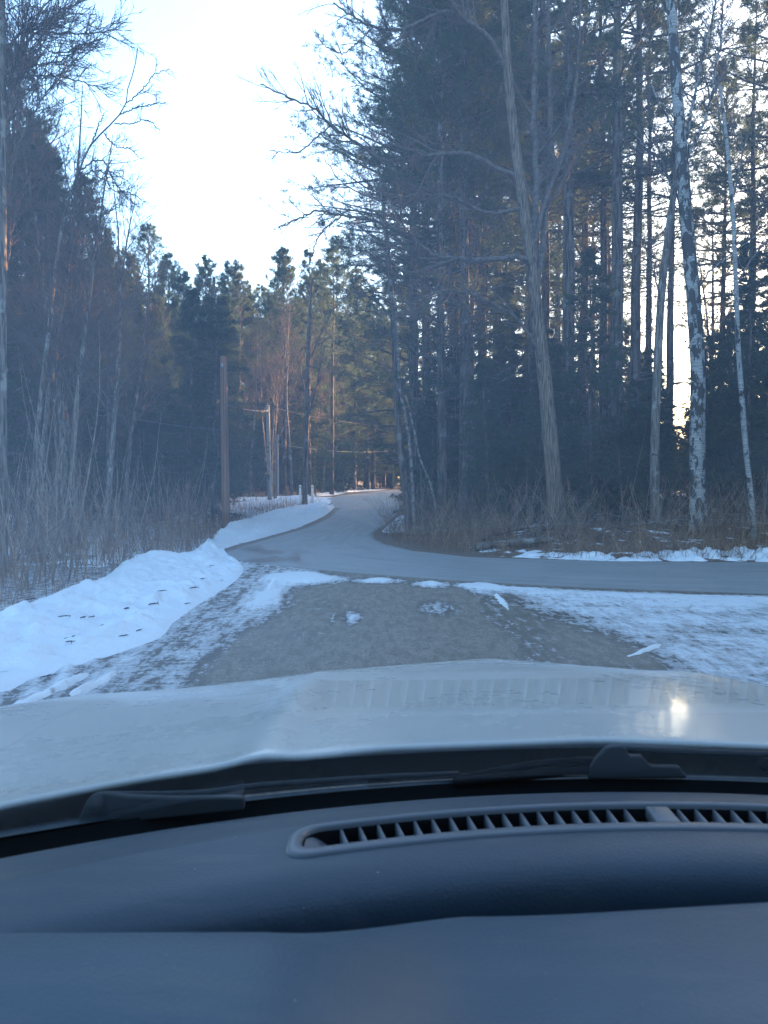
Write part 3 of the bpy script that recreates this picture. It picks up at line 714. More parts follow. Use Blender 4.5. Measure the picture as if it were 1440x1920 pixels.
for k in range(52):
    dep = _R.uniform(48, 95); px = _R.uniform(740, 1520); x = xat(px, dep)
    if hits_road(x, dep, 2) or not poly_in(np.array([x]), np.array([dep]), wood_poly)[0]: continue
    place('hem', int(_R.integers(0, 3)), x, dep, _R.uniform(.7, 1.15), label='low dark hemlock deep in the wood across the crossing road', group='hemlocks deep in the wood across the road')
for k in range(64):
    dep = _R.uniform(84, 135); px = _R.uniform(330, 800); x = xat(px, dep)
    if hits_road(x, dep, 2.5): continue
    place('hem' if k % 3 else 'pine', int(_R.integers(0, 3)) if k % 3 else 4, x, dep, _R.uniform(1.0, 1.7) if k % 3 else _R.uniform(.6, .9), label='far dark evergreen closing the view beyond the bend', group='far evergreens closing the view')
for k in range(66):
    dep = _R.uniform(88, 150); px = _R.uniform(770, 1560); x = xat(px, dep)
    if hits_road(x, dep, 2): continue
    place('hem' if k % 3 else 'pine', int(_R.integers(0, 3)) if k % 3 else 4, x, dep, _R.uniform(.8, 1.25) if k % 3 else _R.uniform(.5, .8), label='low evergreen at the far back of the wood across the crossing road', group='evergreens at the far back of the wood')
# ---- far wall of pines beyond the bend, tops at the heights of the photograph
FW = [(150, 480, 48, 3), (205, 462, 56, 3), (245, 478, 50, 4), (282, 428, 58, 5), (318, 480, 62, 3), (352, 512, 66, 4), (392, 484, 64, 3), (440, 503, 70, 4), (470, 540, 66, 3), (528, 470, 66, 3),
                       (505, 555, 74, 4), (575, 520, 74, 3), (605, 492, 72, 3), (632, 450, 78, 5), (665, 505, 80, 3), (700, 545, 86, 3), (735, 520, 92, 5), (770, 500, 90, 3), (412, 560, 58, 4), (330, 560, 52, 4), (230, 560, 46, 4), (545, 600, 82, 3), (640, 590, 84, 3), (690, 600, 84, 4), (720, 590, 100, 3), (590, 590, 84, 4), (170, 520, 60, 5), (262, 520, 66, 3), (300, 540, 72, 5), (365, 545, 76, 3), (420, 530, 78, 5), (470, 590, 80, 3), (492, 540, 86, 5), (555, 560, 88, 3), (620, 560, 92, 5), (655, 590, 94, 3), (380, 600, 70, 4), (440, 600, 74, 4), (520, 600, 78, 4), (275, 600, 56, 4), (600, 620, 90, 4)]
FTOP = sorted([q for q in FW if q[1] < 525]); FLOW = sorted([q for q in FW if q[1] >= 525])
for px, py, dep, i in FW:
    x = xat(px, dep); hgt = (915 - py) * dep / 1440 + 1.55 - float(gz(x, dep))
    place('pine', i, x, dep, hgt / (22, 24, 20, 21, 18, 24)[i], label=(f'tall pine topping the wall beyond the bend, {ORD[FTOP.index((px, py, dep, i))]} top from the weed field side' if py < 525 else f'shorter pine filling the wall beyond the bend, {ORD[FLOW.index((px, py, dep, i))] + " from the weed field side" if FLOW.index((px, py, dep, i)) < 14 else ORD[len(FLOW) - 1 - FLOW.index((px, py, dep, i))] + " from the road side"}'), group='pines beyond the bend')
for k in range(34):
    px = 130 + k * 19 + _R.uniform(-8, 8); dep = _R.uniform(92, 112) if px > 300 else _R.uniform(58, 72); x = xat(px, dep); ptop = _R.uniform(545, 640)
    if hits_road(x, dep, 2.5): continue
    hgt = (915 - ptop) * dep / 1440 + 1.55 - float(gz(x, dep)); i = (3, 4, 5)[k % 3]
    place('pine', i, x, dep, hgt / (22, 24, 20, 21, 18, 24)[i], label='full pine in the rear rank of the wall beyond the bend', group='rear pines of the wall beyond the bend')
for k in range(42):
    dep = _R.uniform(46, 84); px = _R.uniform(90, 760); x = xat(px, dep)
    if hits_road(x, dep, 2.0) or poly_in(np.array([x]), np.array([dep]), wood_poly)[0] or (46 < dep < 52 and px > 330): continue
    place('hem' if k % 3 else 'pine', int(_R.integers(0, 3)) if k % 3 else 4, x, dep, _R.uniform(.9, 1.5) if k % 3 else _R.uniform(.5, .75), label='low dense evergreen below the wall of pines beyond the bend', group='low evergreens beyond the bend')
for px, dep, i, s in [(533, 58, 0, .85), (622, 62, 2, 1.0), (665, 80, 0, 1.0), (580, 60, 1, .8), (450, 60, 2, .9)]:
    if hits_road(xat(px, dep), dep, 1.0): dep += 5
    place('pine', i, xat(px, dep), dep, s, label='bare-stemmed pine standing before the dark evergreens beyond the bend', group='bare-stemmed pines beyond the bend')
for k in range(14):
    dep = _R.uniform(50, 66); px = _R.uniform(420, 740); x = xat(px, dep)
    if hits_road(x, dep, 1.5): continue
    place('bare', int(_R.integers(0, 4)), x, dep, _R.uniform(.6, .9), label='leafless tree in front of the pines beyond the bend', group='leafless trees beyond the bend')

# ---- left-hand wood
for px, dep, i, s in [(-60, 24, 3, 1.0), (-20, 27, 5, .95), (35, 26, 5, .85), (75, 30, 3, .95), (110, 27, 4, .92), (20, 34, 3, 1.0), (150, 33, 4, 1.0), (185, 37, 4, .95), (90, 40, 3, 1.0), (230, 41, 4, .9), (130, 44, 3, .9), (30, 44, 1, 1.0), (-120, 30, 3, 1.0), (-90, 20, 3, .95), (-200, 24, 3, 1.0), (290, 46, 4, .85), (60, 22, 4, .8)]:
    place('pine', i, xat(px, dep), dep, s * .79, label='dense pine in the wood behind the snowy weed field', group='dense pines behind the weed field')
for k in range(30):
    dep = _R.uniform(27, 46); px = _R.uniform(-60, 400); x = xat(px, dep)
    if x > -5.5 - .08 * (dep - 20) or (dep > 45 and px > 350): continue
    place('hem', int(_R.integers(0, 3)), x, dep, _R.uniform(.6, 1.1), label='dark young evergreen behind the snowy weed field', group='young evergreens behind the weed field')
for k in range(20):
    dep = _R.uniform(16, 30); px = _R.uniform(-40, 330); x = xat(px, dep)
    if x > -6.2: continue
    place('bare', int(_R.integers(0, 4)), x, dep, _R.uniform(.5, .85), label='thin leafless tree at the edge of the weed field', group='thin leafless trees by the weed field')
for k in range(74):
    dep = _R.uniform(11.5, 25); px = _R.uniform(-30, 400) if k % 4 else _R.uniform(-30, 170); x = xat(px, dep)
    if x > -5.3: continue
    place('sap', int(_R.integers(0, 6)), x, dep, _R.uniform(.6, 1.05), label='thin bare sapling standing in the snowy weeds beside the snow bank', group='saplings in the weed field', cat='sapling')
for k in range(34):
    px = _R.uniform(740, 1480); dep = _R.uniform(19, 26); x = xat(px, dep)
    if hits_road(x, dep, .9) or not poly_in(np.array([x]), np.array([dep]), wood_poly)[0]: continue
    place('sap', int(_R.integers(0, 6)), x, dep, _R.uniform(.4, .8), label='thin bare sapling on the bank behind the lumpy snow ridge', group='saplings on the bank across the road', cat='sapling')

# ---- out of the picture: tree rows added to block the low sun, and woods behind the car
GS = 'unseen pines added to block the low sun'
sdir = np.array([math.sin(SUN_AZ), math.cos(SUN_AZ)]); pdir = np.array([-sdir[1], sdir[0]])
for s_ in (20, 25, 30, 36, 42, 49, 57, 66):
    for t_ in np.arange(-60, 34, 4.3):
        q = s_ * sdir + (t_ + _R.uniform(-1.2, 1.2)) * pdir + sdir * _R.uniform(-1.5, 1.5); x, y = q
        if hits_road(x, y, 1.6) or poly_in(np.array([x]), np.array([y]), road_poly)[0] or x < .52 * y + 1.0 or y < .06 * x: continue
        k = _R.random()
        if k < .6: place('hem', int(_R.integers(0, 3)), x, y, _R.uniform(.9, 1.5), label='unseen hemlock added to block the low sun', group='unseen hemlocks added to block the low sun')
        else: place('pine', (1, 3, 4, 0)[int(_R.integers(0, 4))], x, y, _R.uniform(.55, .8), label='unseen pine added to block the low sun', group=GS)
for s_ in (24, 27, 30.5, 34, 38, 43, 48):  # closer-set unseen pines added along the sun line to shade the car
    for t_ in np.arange(-17, 17.1, 2.5):
        x, y = s_ * sdir + (t_ + _R.uniform(-.7, .7)) * pdir
        if hits_road(x, y, 1.4) or poly_in(np.array([x]), np.array([y]), road_poly)[0] or x < .52 * y + 1.0: continue
        place('pine', 4, x, y, _R.uniform(.6, .85), label='unseen dense pine added to keep the low sun off the car', group='unseen dense pines added to keep the low sun off the car')
for k in range(18):
    px = _R.uniform(640, 830); dep = _R.uniform(116, 145); x = xat(px, dep)
    if hits_road(x, dep, 2): continue
    place('pine', 4, x, dep, _R.uniform(.7, .95), label='dark full pine closing the far end of the road', group='dark pines closing the far end of the road')
for k in range(44):
    x = _R.uniform(-34, 40); y = _R.uniform(-50, 4)
    if abs(x) < 8 + .08 * abs(y): continue
    if True: place('pine', (1, 3, 4)[int(_R.integers(0, 3))], x, y, _R.uniform(.85, 1.05), label='pine in the wood behind the car', group='pines behind the car')

# ---- hero trees traced in space
def hero(name, label, cat, trunk_px, depth, w_px, mat_, limbs=(), seed=1, sides=20, twm=(7, 5, 4), lean=0.0, trunk_tw=0, n=40, rough=.06, ddepth=None, twd=1.0):
    rng = np.random.default_rng(seed)
    L = [pix3(px, py, depth + (0 if ddepth is None else ddepth[k])) for k, (px, py) in enumerate(trunk_px)]
    base = L[0].copy(); base[2] = float(gz(base[0], base[1])); L[0] = base
    root = thing(name, label, cat, base)
    L = np.array(L) - base; L[0, 2] = -.25
    P = smooth_path(L, n); d = np.linspace(0, 1, n)
    wz = np.interp(d, np.linspace(0, 1, len(w_px)), w_px) * depth / 1440 / 2
    wz[0] *= 1.45; wz[1] *= 1.2; wz[2] *= 1.07
    tb = MB(); rg = 1 + rough * rng.normal(0, 1, (1, 1, sides)) + rough * .35 * rng.normal(0, 1, (1, n, sides))
    tb.tubes(P[None], wz[None], sides, rough=rg)
    link('trunk', tb.mesh('trunk', M[mat_]), root)
    tw = MB()
    for pts, w0, w1, dd in limbs:
        Q = np.array([pix3(px, py, depth + dd * k / (len(pts) - 1)) for k, (px, py) in enumerate(pts)]) - base
        m = 8 * len(pts); Q = smooth_path(Q, m); ln = np.linalg.norm(np.diff(Q, axis=0), axis=1).sum()
        Q[1:-1] += rng.normal(0, .012, (m - 2, 3))
        R = np.linspace(w0 * .8, w1 * .8, m) * depth / 1440 / 2
        lb = MB(); lb.tubes(Q[None], R[None], 8); link('limb', lb.mesh('limb', M['limb_bark'] if mat_ != 'birch' else M['birch']), root)
        twigs_on(rng, tw, Q[None], R[None], np.array([min(ln, 4.2)]), m=(min(max(7, int(ln * 4.6 * twd)), 20 if w0 > 11 and pts[-1][1] < 0 else 90), twm[1], twm[2]), t0=.22, lf=.42)
    if trunk_tw:
        twigs_on(rng, tw, P[None], wz[None] * .35, np.array([5.0]), m=(trunk_tw, 6, 5), t0=.35, lf=.42)
    if tw.n: link('crown', tw.mesh('crown', M['twig']), root)
    return root

hero('leaning_tree', 'thick leaning trunk with ridged brown bark across the crossing road', 'tree',
     [(1046, 992), (1036, 880), (1022, 720), (1008, 600), (990, 450), (972, 320), (955, 170), (945, 0), (930, -160), (915, -330)], 20, [31, 28, 25, 22, 19, 17, 15, 13, 11, 7], 'ridged_bark',
     [([(950, 130), (920, 75), (880, 42), (840, 22), (790, 40), (740, 56), (700, 50), (660, 30), (625, 5)], 13, 3, -2.0),
      ([(964, 330), (925, 312), (880, 290), (830, 288), (770, 296), (720, 300), (670, 268), (620, 235), (590, 205), (540, 182), (488, 158)], 13, 2.5, -2.5),
      ([(1003, 500), (980, 484), (930, 486), (870, 486), (810, 476), (770, 445), (730, 424), (690, 410), (640, 404), (600, 396), (560, 410), (522, 428)], 14, 2.5, -2.5),
      ([(1020, 700), (1000, 640), (960, 590), (905, 560), (850, 545), (790, 560), (735, 600)], 8, 2.5, -1.5),
      ([(995, 490), (1015, 400), (1050, 300), (1075, 200), (1085, 90), (1090, -50)], 12, 4, 1.0),
      ([(1007, 600), (1000, 470), (1006, 350), (1001, 200), (1004, 50), (1000, -120)], 17, 9, .8), ([(1004, 560), (1018, 450), (1030, 330), (1031, 180), (1027, 0), (1030, -120)], 14, 8, 1.4),
      ([(640, 404), (600, 440), (580, 490), (560, 520)], 4, 2, -.3), ([(620, 235), (590, 260), (560, 285), (505, 282)], 4, 2, -.3),
      ([(975, 390), (920, 400), (850, 370), (790, 365), (700, 372), (640, 340), (610, 300)], 8, 2, -2.0),
      ([(700, 50), (670, 80), (640, 100), (610, 85), (592, 60)], 4, 2, -.3)], seed=5, twm=(7, 6, 5), twd=1.1)
hero('birch_tree', 'thick paper birch with black-blotched white bark across the crossing road', 'tree',
     [(1310, 990), (1307, 850), (1308, 700), (1300, 560), (1288, 430), (1278, 290), (1268, 150), (1258, 0), (1250, -150), (1246, -300)], 19.5, [28, 27, 26, 25, 23, 21, 19, 17, 12, 6], 'birch',
     [([(1284, 275), (1300, 190), (1312, 130), (1330, 60), (1350, -40)], 9, 4, .5), ([(1290, 290), (1325, 215), (1338, 150), (1352, 60), (1358, -40)], 8, 3, .8),
      ([(1283, 285), (1262, 240), (1240, 200), (1222, 160)], 7, 3, .8), ([(1288, 480), (1262, 350), (1226, 300), (1190, 250)], 6, 2, 1.2), ([(1300, 560), (1330, 510), (1380, 470), (1420, 440)], 4, 2, .4)], seed=6)
hero('thin_birch', 'thin crooked birch rising beside the end of the lumpy snow ridge', 'tree',
     [(1416, 985), (1408, 930), (1398, 840), (1392, 760), (1384, 650), (1380, 540), (1374, 400), (1362, 260), (1350, 160)], 18.5, [11, 10, 10, 9, 8.5, 8, 7, 5], 'birch_pale',
     [([(1380, 540), (1400, 500), (1430, 460), (1460, 430)], 5, 2, .5), ([(1372, 390), (1390, 300), (1410, 220), (1430, 120)], 4, 2, .5), ([(1362, 270), (1345, 200), (1340, 120)], 4, 2, .3)], seed=7, sides=12)
hero('slim_tree', 'slim smooth grey trunk between the leaning trunk and the thick birch', 'tree',
     [(1230, 988), (1228, 850), (1233, 700), (1240, 560), (1254, 430), (1268, 330), (1280, 200)], 20.5, [19, 17, 16, 15, 13, 11, 8], 'grey_bark', [([(1240, 560), (1215, 480), (1195, 420)], 5, 2, .4), ([(1262, 360), (1235, 280), (1215, 180)], 6, 2, .5)], seed=8)
hero('dark_tree', 'dark slender tree standing on the inner corner of the bend', 'tree',
     [(770, 992), (760, 920), (750, 830), (742, 700), (737, 600), (730, 500), (722, 420), (712, 330)], 23.5, [15, 13, 12, 12, 11, 10, 8, 5], 'pine_bark',
     [([(745, 700), (790, 660), (840, 640), (880, 640)], 5, 2, 0), ([(738, 600), (700, 560), (670, 550), (640, 560)], 4, 2, -.5), ([(730, 500), (690, 470), (655, 480), (630, 450)], 4, 2, -.5), ([(740, 650), (715, 640), (690, 650)], 3, 2, 0)], seed=9, sides=10)
hero('mottled_birch', 'young mottled birch leaning over the inner corner of the bend', 'tree', [(778, 975), (772, 880), (764, 800), (752, 740), (745, 640), (742, 560)], 22.8, [6.5, 6.5, 6, 5.5, 5, 3], 'mottled', [([(752, 740), (725, 690), (710, 640)], 3, 2, 0)], seed=10, sides=9)
hero('crooked_birch', 'second young birch leaning left behind the mottled one at the bend', 'tree', [(826, 965), (806, 905), (788, 860), (775, 800), (760, 740)], 22.2, [4.5, 4.5, 4, 4, 3], 'mottled', (), seed=12, sides=8)
hero('edge_tree', 'tall grey bare tree nearest the car beside the weed field', 'tree',
     [(2, 1060), (3, 850), (3, 600), (4, 400), (4, 200), (3, 0), (0, -250)], 14, [20, 18, 16, 15, 13, 11, 8], 'grey_bark',
     [([(4, 140), (30, 70), (80, 40), (120, 20), (170, -10)], 7, 2, .5), ([(4, 150), (35, 115), (62, 66), (110, 35), (150, 0)], 7, 2, .6), ([(4, 260), (30, 120), (62, 66), (100, 62), (180, 62), (225, 50)], 8, 2, .5),
      ([(4, 190), (60, 125), (110, 116), (150, 88), (200, 68)], 6, 2, 1), ([(3, 160), (30, 150), (70, 142), (120, 145), (175, 160), (220, 175)], 6, 2, 1.2), ([(3, 300), (40, 130), (58, 70), (100, 40), (140, 10)], 8, 2, .3), ([(3, 180), (60, 40), (110, -20)], 6, 2, .3),
      ([(4, 105), (50, 60), (100, 100), (150, 85), (190, 72)], 5, 2, .8), ([(4, 560), (25, 420), (60, 320), (110, 250)], 6, 2, .8), ([(4, 60), (25, 15), (60, 12), (95, 30)], 5, 2, .8), ([(4, 420), (40, 260), (90, 170), (130, 120), (170, 95)], 6, 2, .6)], seed=13, twm=(8, 7, 6), twd=1.8)
hero('bent_tree', 'bare tree bending out of the pines over the weed field', 'tree',
     [(52, 985), (72, 800), (92, 620), (108, 480), (130, 370), (150, 318), (166, 278), (190, 250), (222, 218), (236, 195), (240, 165), (252, 130), (258, 90)], 18, [12, 11, 10, 9.5, 9, 8, 7, 6.5, 5, 4, 3, 2, 2], 'grey_bark',
     [([(225, 215), (250, 203), (285, 195), (312, 192)], 3.5, 2, 0), ([(235, 195), (265, 170), (290, 140), (318, 130)], 3, 2, 0), ([(215, 232), (245, 232), (275, 225), (300, 245)], 3, 2, .3), ([(195, 250), (215, 272), (245, 280), (260, 295)], 3, 2, -.2), ([(150, 318), (190, 300), (220, 350), (250, 365), (275, 378)], 4, 2, -.5),
      ([(130, 370), (155, 330), (190, 320), (210, 355), (240, 365)], 4, 2, -.5), ([(120, 420), (150, 380), (190, 335), (210, 300)], 3, 2, .3), ([(172, 268), (182, 240), (196, 212)], 4, 2, 0), ([(110, 470), (150, 430), (200, 400), (235, 380)], 4, 2, .4)], seed=14, sides=10, twm=(7, 7, 6), twd=1.8)
hero('leaning_snag', 'thin leaning birch snag beside the brown utility pole', 'tree', [(415, 968), (404, 910), (394, 850), (388, 780), (384, 730)], 29, [8, 7, 6, 6, 4], 'birch_pale', [([(389, 790), (398, 760), (404, 735)], 2.5, 1.5, 0)], seed=15, sides=8)
hero('roadside_tree', 'dark trunk between the two white posts', 'tree', [(571, 949), (572, 880), (575, 800), (577, 700), (580, 600), (586, 520)], 41, [10, 9, 9, 8, 7, 4], 'pine_bark',
     [([(574, 800), (590, 740), (600, 690), (604, 640)], 5, 2, .3), ([(576, 750), (562, 690), (552, 640)], 4, 2, .3), ([(578, 680), (600, 630), (618, 590)], 4, 2, .3)], seed=16, sides=9, trunk_tw=10)
hero('grey_trunk', 'broad grey trunk right beside the brown utility pole', 'tree', [(410, 985), (407, 860), (405, 740), (403, 640), (402, 580), (401, 520)], 33, [11, 10, 10, 9, 8, 5], 'grey_bark', (), seed=17, sides=12, trunk_tw=6)
hero('broken_trunk', 'short broken trunk on the snow verge beyond the bend', 'tree', [(665, 919), (664, 890), (666, 865), (663, 842)], 78, [8, 7, 6, 3], 'grey_bark', (), seed=18, sides=8)

# dry rust-tinted foliage tufts low on the far evergreens
# ------------------------------------------------------------------ brush, twigs, logs
def weeds(rng, mb, X, Y, hmin, hmax, r, seg=3, lean=.25, forks=True, zf=gz):
    K = len(X); Z = zf(X, Y) - .05; h = rng.uniform(hmin, hmax, K) * rng.uniform(.6, 1.1, K)
    st = np.stack([X, Y, Z], 1); d = np.stack([rng.normal(0, lean, K), rng.normal(0, lean, K), np.ones(K)], 1)
    P = grow(rng, st, d, h, seg, .1, .0); R = taper(np.full(K, r), np.full(K, r * .45), seg + 1)
    tone = np.clip(rng.normal(.42, .22, K), 0, 1); mb.tubes(P, R, 3, tone)
    if forks:
        S, D, rr, t = spawn(rng, P, R, 3, .3, 1, (.3, .9)); mb.tubes(grow(rng, S, D, np.repeat(h, 3) * .35 * (1.2 - t), 2, .15, .05), taper(np.full(len(S), r * .6), np.full(len(S), r * .35), 3), 3, np.repeat(tone, 3))
rng = np.random.default_rng(21)
b = MB(); n = 5200
Y = 8.5 + 30 * rng.random(n) ** 1.5; bx = np.interp(Y, top[3:, 1], top[3:, 0]); X = bx - .15 - rng.exponential(3.2, n) - .25 * rng.random(n)
keep = (X > -26) & (fbm(X * .6, Y * .6, 55) + .35 * (Y > 13) > .5) & (X / Y > -.62)
keep &= (np.interp(Y, top[3:, 1], top[3:, 0]) - X > 1.6) | (Y > 15) | (rng.random(n) < .3)
weeds(rng, b, X[keep], Y[keep], .2, .85, .0042)
n = 700; Y = rng.uniform(9, 26, n); bx = np.interp(Y, top[3:, 1], top[3:, 0]); X = bx - .3 - rng.exponential(4, n); keep = (X / Y > -.6)
weeds(rng, b, X[keep], Y[keep], 1.0, 2.6, .005, 5, .16)
n = 900; s_ = rng.random(n); q = smooth_path(top, 400)[(100 + s_ * 290).astype(int)]
weeds(rng, b, q[:, 0] - rng.random(n) * .8, q[:, 1] + rng.random(n) * .6, .2, .7, .004)
n = 1000; Y = rng.uniform(26, 44, n); X = rng.uniform(-14, -3.4, n); keep = X < np.interp(Y, top[:, 1][-6:], top[:, 0][-6:]) - .2
weeds(rng, b, X[keep], Y[keep], .2, .8, .006)
tag(b.build('dry_weeds', M['brush'], attr='tone'), 'tangle of dry brown weeds standing in snow behind the snow bank', 'weeds', kind='stuff')
b = MB(); n = 16000; X = rng.uniform(-.6, 16, n); Y = rng.uniform(15, 27, n)
d_ = poly_dist(X, Y, far_edge); keep = poly_in(X, Y, wood_poly) & (d_ > .35) & (rng.random(n) < np.exp(-np.maximum(d_ - 1.2, 0) / 3.0)) & (fbm(X * .9, Y * .9, 56) > .38)
X, Y = X[keep], Y[keep]; hcut = np.clip(poly_dist(X, Y, far_edge) / 2.2, .25, 1)
weeds(rng, b, X, Y, .2, .75, .0045, lean=.5)
kk = rng.random(len(X)) < .28
weeds(rng, b, X[kk], Y[kk] + .5, .8, 2.1, .0055, 5, .45)
tag(b.build('brush', M['brush'], attr='tone'), 'tangle of bare brown brush on the bank across the crossing road', 'brush', kind='stuff')

# fallen wood on the bank
def stick(name, label, pts, r0, r1, mat_, cat='branch', twn=0, group=None, seed=0, lift=.03):
    rng = np.random.default_rng(seed); pts = np.array(pts, float); base = pts[0].copy(); P = smooth_path(pts - base, 14)
    P[1:-1] += rng.normal(0, r0 * .25, (12, 3)); R = np.linspace(r0, r1, 14)
    root = thing(name, label, cat, base, 0, group); lb = MB(); lb.tube(P, R, 8); lb2 = lb.mesh('wood', M[mat_]); link('wood', lb2, root)
    if twn:
        tw = MB(); ln = np.array([np.linalg.norm(P[-1] - P[0])]); twigs_on(rng, tw, P[None], R[None], ln, m=(twn, 4, 3), t0=.2, lf=.35); link('twigs', tw.mesh('twigs', M['twig']), root)
    return root
def gp(px, py, up=0.0, dz=0.0):
    q = ground_pt(px, py, dz); return (q[0], q[1], float(gz(q[0], q[1])) + up)
stick('fallen_log', 'long dark fallen log lying along the bank left of the leaning trunk', [gp(892, 1036, .1), gp(960, 1036, .14), gp(1040, 1036, .16)], .1, .07, 'grey_bark', 'log', 5, seed=1)
stick('fallen_log', 'shorter fallen log lying just behind the long one on the bank', [gp(905, 1030, .15), gp(980, 1028, .2), gp(1060, 1031, .2)], .07, .05, 'pine_bark', 'log', 6, seed=2)
stick('fallen_branch', 'dark branch propped against the foot of the leaning trunk', [gp(1000, 1034, .12), gp(1035, 1030, .45), gp(1085, 1030, .95)], .055, .02, 'pine_bark', 'branch', 8, seed=3)
stick('fallen_branch', 'mossy branch lying behind the lumpy snow ridge near the birch', [gp(1180, 1030, .2), gp(1250, 1028, .22), gp(1330, 1027, .35)], .045, .02, 'grey_bark', 'branch', 8, seed=4)
stick('fallen_branch', 'forked stick standing up from the end of the snow ridge', [gp(1398, 1038, .15), gp(1408, 1036, .35), gp(1402, 1034, .6)], .035, .015, 'pine_bark', 'branch', 4, seed=5)
stick('fallen_branch', 'long thin branch resting on the bank above the brown corner', [gp(1090, 1034, .3), gp(1130, 1030, .5), gp(1180, 1030, .35)], .035, .015, 'twig', 'branch', 9, seed=6)
for k, (a_, b_, c_, lab) in enumerate([((905, 1040, .1), (935, 1037, .2), (968, 1036, .12), 'short stick lying in front of the long fallen log'), ((1060, 1036, .15), (1075, 1030, .4), (1098, 1027, .7), 'bent stick leaning up beside the foot of the leaning trunk'),
                                       ((1120, 1036, .15), (1150, 1033, .28), (1190, 1034, .18), 'pale stick lying between the leaning trunk and the slim grey trunk'), ((1345, 1032, .25), (1372, 1030, .4), (1398, 1032, .3), 'stick lying behind the highest lump of the snow ridge'),
                                       ((790, 1020, .15), (820, 1016, .3), (850, 1018, .2), 'stick lying in the brown litter of the inner corner'), ((955, 1030, .3), (985, 1012, .8), (1012, 1000, 1.2), 'dead limb slanting up behind the fallen logs')]):
    stick('fallen_branch', lab, [gp(*a_), gp(*b_), gp(*c_)], .03 + .006 * (k % 3), .012, ('grey_bark', 'pine_bark', 'twig')[k % 3], 'branch', 7, seed=20 + k)
# little sticks and dead leaves on the left snow bank
bank_ev = [o for o in COL.objects if o.name == 'snow_bank'][0].data
bv = np.array([v.co[:] for v in bank_ev.vertices])
def bank_z(x, y):
    i = np.argmin((bv[:, 0] - x) ** 2 + (bv[:, 1] - y) ** 2); return bv[i, 2]
for k, (px, py, L, a) in enumerate([(108, 1157, .3, .1), (188, 1161, .5, .3), (165, 1155, .22, -.4), (150, 1158, .12, .5), (232, 1136, .12, .1), (295, 1119, .22, .2), (300, 1098, .14, 0), (355, 1106, .22, .3), (378, 1067, .25, .2), (372, 1078, .2, .5), (120, 1192, .2, .2), (122, 1200, .16, -.3), (222, 1182, .2, 0), (255, 1171, .12, .6),
                                    (75, 1244, .2, .2), (345, 1122, .16, .1), (278, 1128, .18, .4), (48, 1140, .2, .4), (392, 1052, .14, .1)]):
    q = ground_pt(px, py, .12); z = bank_z(q[0], q[1]); r_ = np.random.default_rng(700 + k)
    L *= r_.uniform(.35, .8); d = np.array([math.cos(a), math.sin(a), 0]) * L
    P = np.array([[0, 0, 0], [d[0] * .5 + .01, d[1] * .5 + .015, .008], [d[0], d[1], .012]]) + np.array([q[0], q[1], z + .008])
    lb = MB(); base = P[0].copy(); Q = smooth_path(P - base, 6); lb.tubes(Q[None], np.array([[.003, .007, .006, .008, .004, .002]]) * r_.uniform(.8, 1.4), 5)
    S, D, rr, t = spawn(r_, Q[None], np.full((1, 6), .008), 3, .2, .9, (.4, .9), .9); lb.tubes(grow(r_, S, D, np.full(3, L * .35), 2, .2, 0), taper(np.full(3, .005), np.full(3, .002), 3), 4)
    o = lb.build('fallen_twig', M['pine_bark']); o.location = base
    tag(o, 'small dark twig lying on the broad snow bank', 'twig', 'twigs on the broad snow bank')

# ------------------------------------------------------------------ poles, posts, wires
def pole(label, px, py0, py1, depth, w_px, mat_, lean_px=0, top_fit=True):
    base = pix3(px, py0, depth); base[2] = float(gz(base[0], base[1])); tp = pix3(px + lean_px, py1, depth) - base
    root = thing('utility_pole', label, 'utility pole', base)
    P = np.stack([np.linspace(0, tp[0], 9), np.zeros(9), np.linspace(-.2, tp[2], 9)], 1); r0 = w_px * depth / 2880
    b = MB(); b.tube(P, np.linspace(r0, r0 * .78, 9), 14); b.build('shaft', M[mat_], root)
    if top_fit:
        b = MB(); b.tube([(tp[0], -r0 * .9, tp[2] - .35), (tp[0], -r0 - .09, tp[2] - .35)], [.022, .022], 8); b.build('bolt', M['wire'], root)
        b = MB(); b.tube([(tp[0], -r0 - .08, tp[2] - .42), (tp[0], -r0 - .08, tp[2] - .36), (tp[0], -r0 - .08, tp[2] - .28)], [.03, .05, .03], 10); b.build('insulator', M['pole_grey'], root)
    return root, base + tp
p1, t1 = pole('brown weathered utility pole at the edge of the weed field', 424, 1004, 668, 26, 16, 'pole_wood', -5)
p2, t2 = pole('pale grey utility pole standing in snow beyond the brown one', 506, 940, 760, 47, 8, 'pole_grey', -4)
p3, t3 = pole('thinner grey utility pole behind the pale one beside the lane', 521, 932, 815, 56, 5, 'pole_grey', -1, False)
def wire(label, A, B, sag, r=.012, name='overhead_wire'):
    A, B = np.array(A, float), np.array(B, float); t = np.linspace(0, 1, 24)[:, None]
    P = A + (B - A) * t; P[:, 2] -= 4 * sag * (t * (1 - t))[:, 0]
    b = MB(); b.tube(P - A, np.full(24, r), 5); o = b.build(name, M['wire']); o.location = A
    return tag(o, label, 'wire')
wire('thin wire sagging from the trees above the saplings to the brown pole', pix3(40, 722, 21), pix3(421, 806, 25.8), .25, .011)
wire('guy wire slanting from the pale grey pole to the ground', pix3(532, 800, 47.2), gp(476, 945), .0, .016, 'guy_wire')
wire('wire running from the brown pole to the pale grey pole', pix3(421, 758, 25.8), pix3(503, 770, 46.8), .1, .013)
wire('wire running from the pale grey pole across the bend', pix3(503, 762, 46.8), pix3(800, 800, 60), .4, .018)
wire('lower wire running from the pale grey pole across the bend', pix3(504, 830, 46.8), pix3(740, 845, 64), .3, .018)
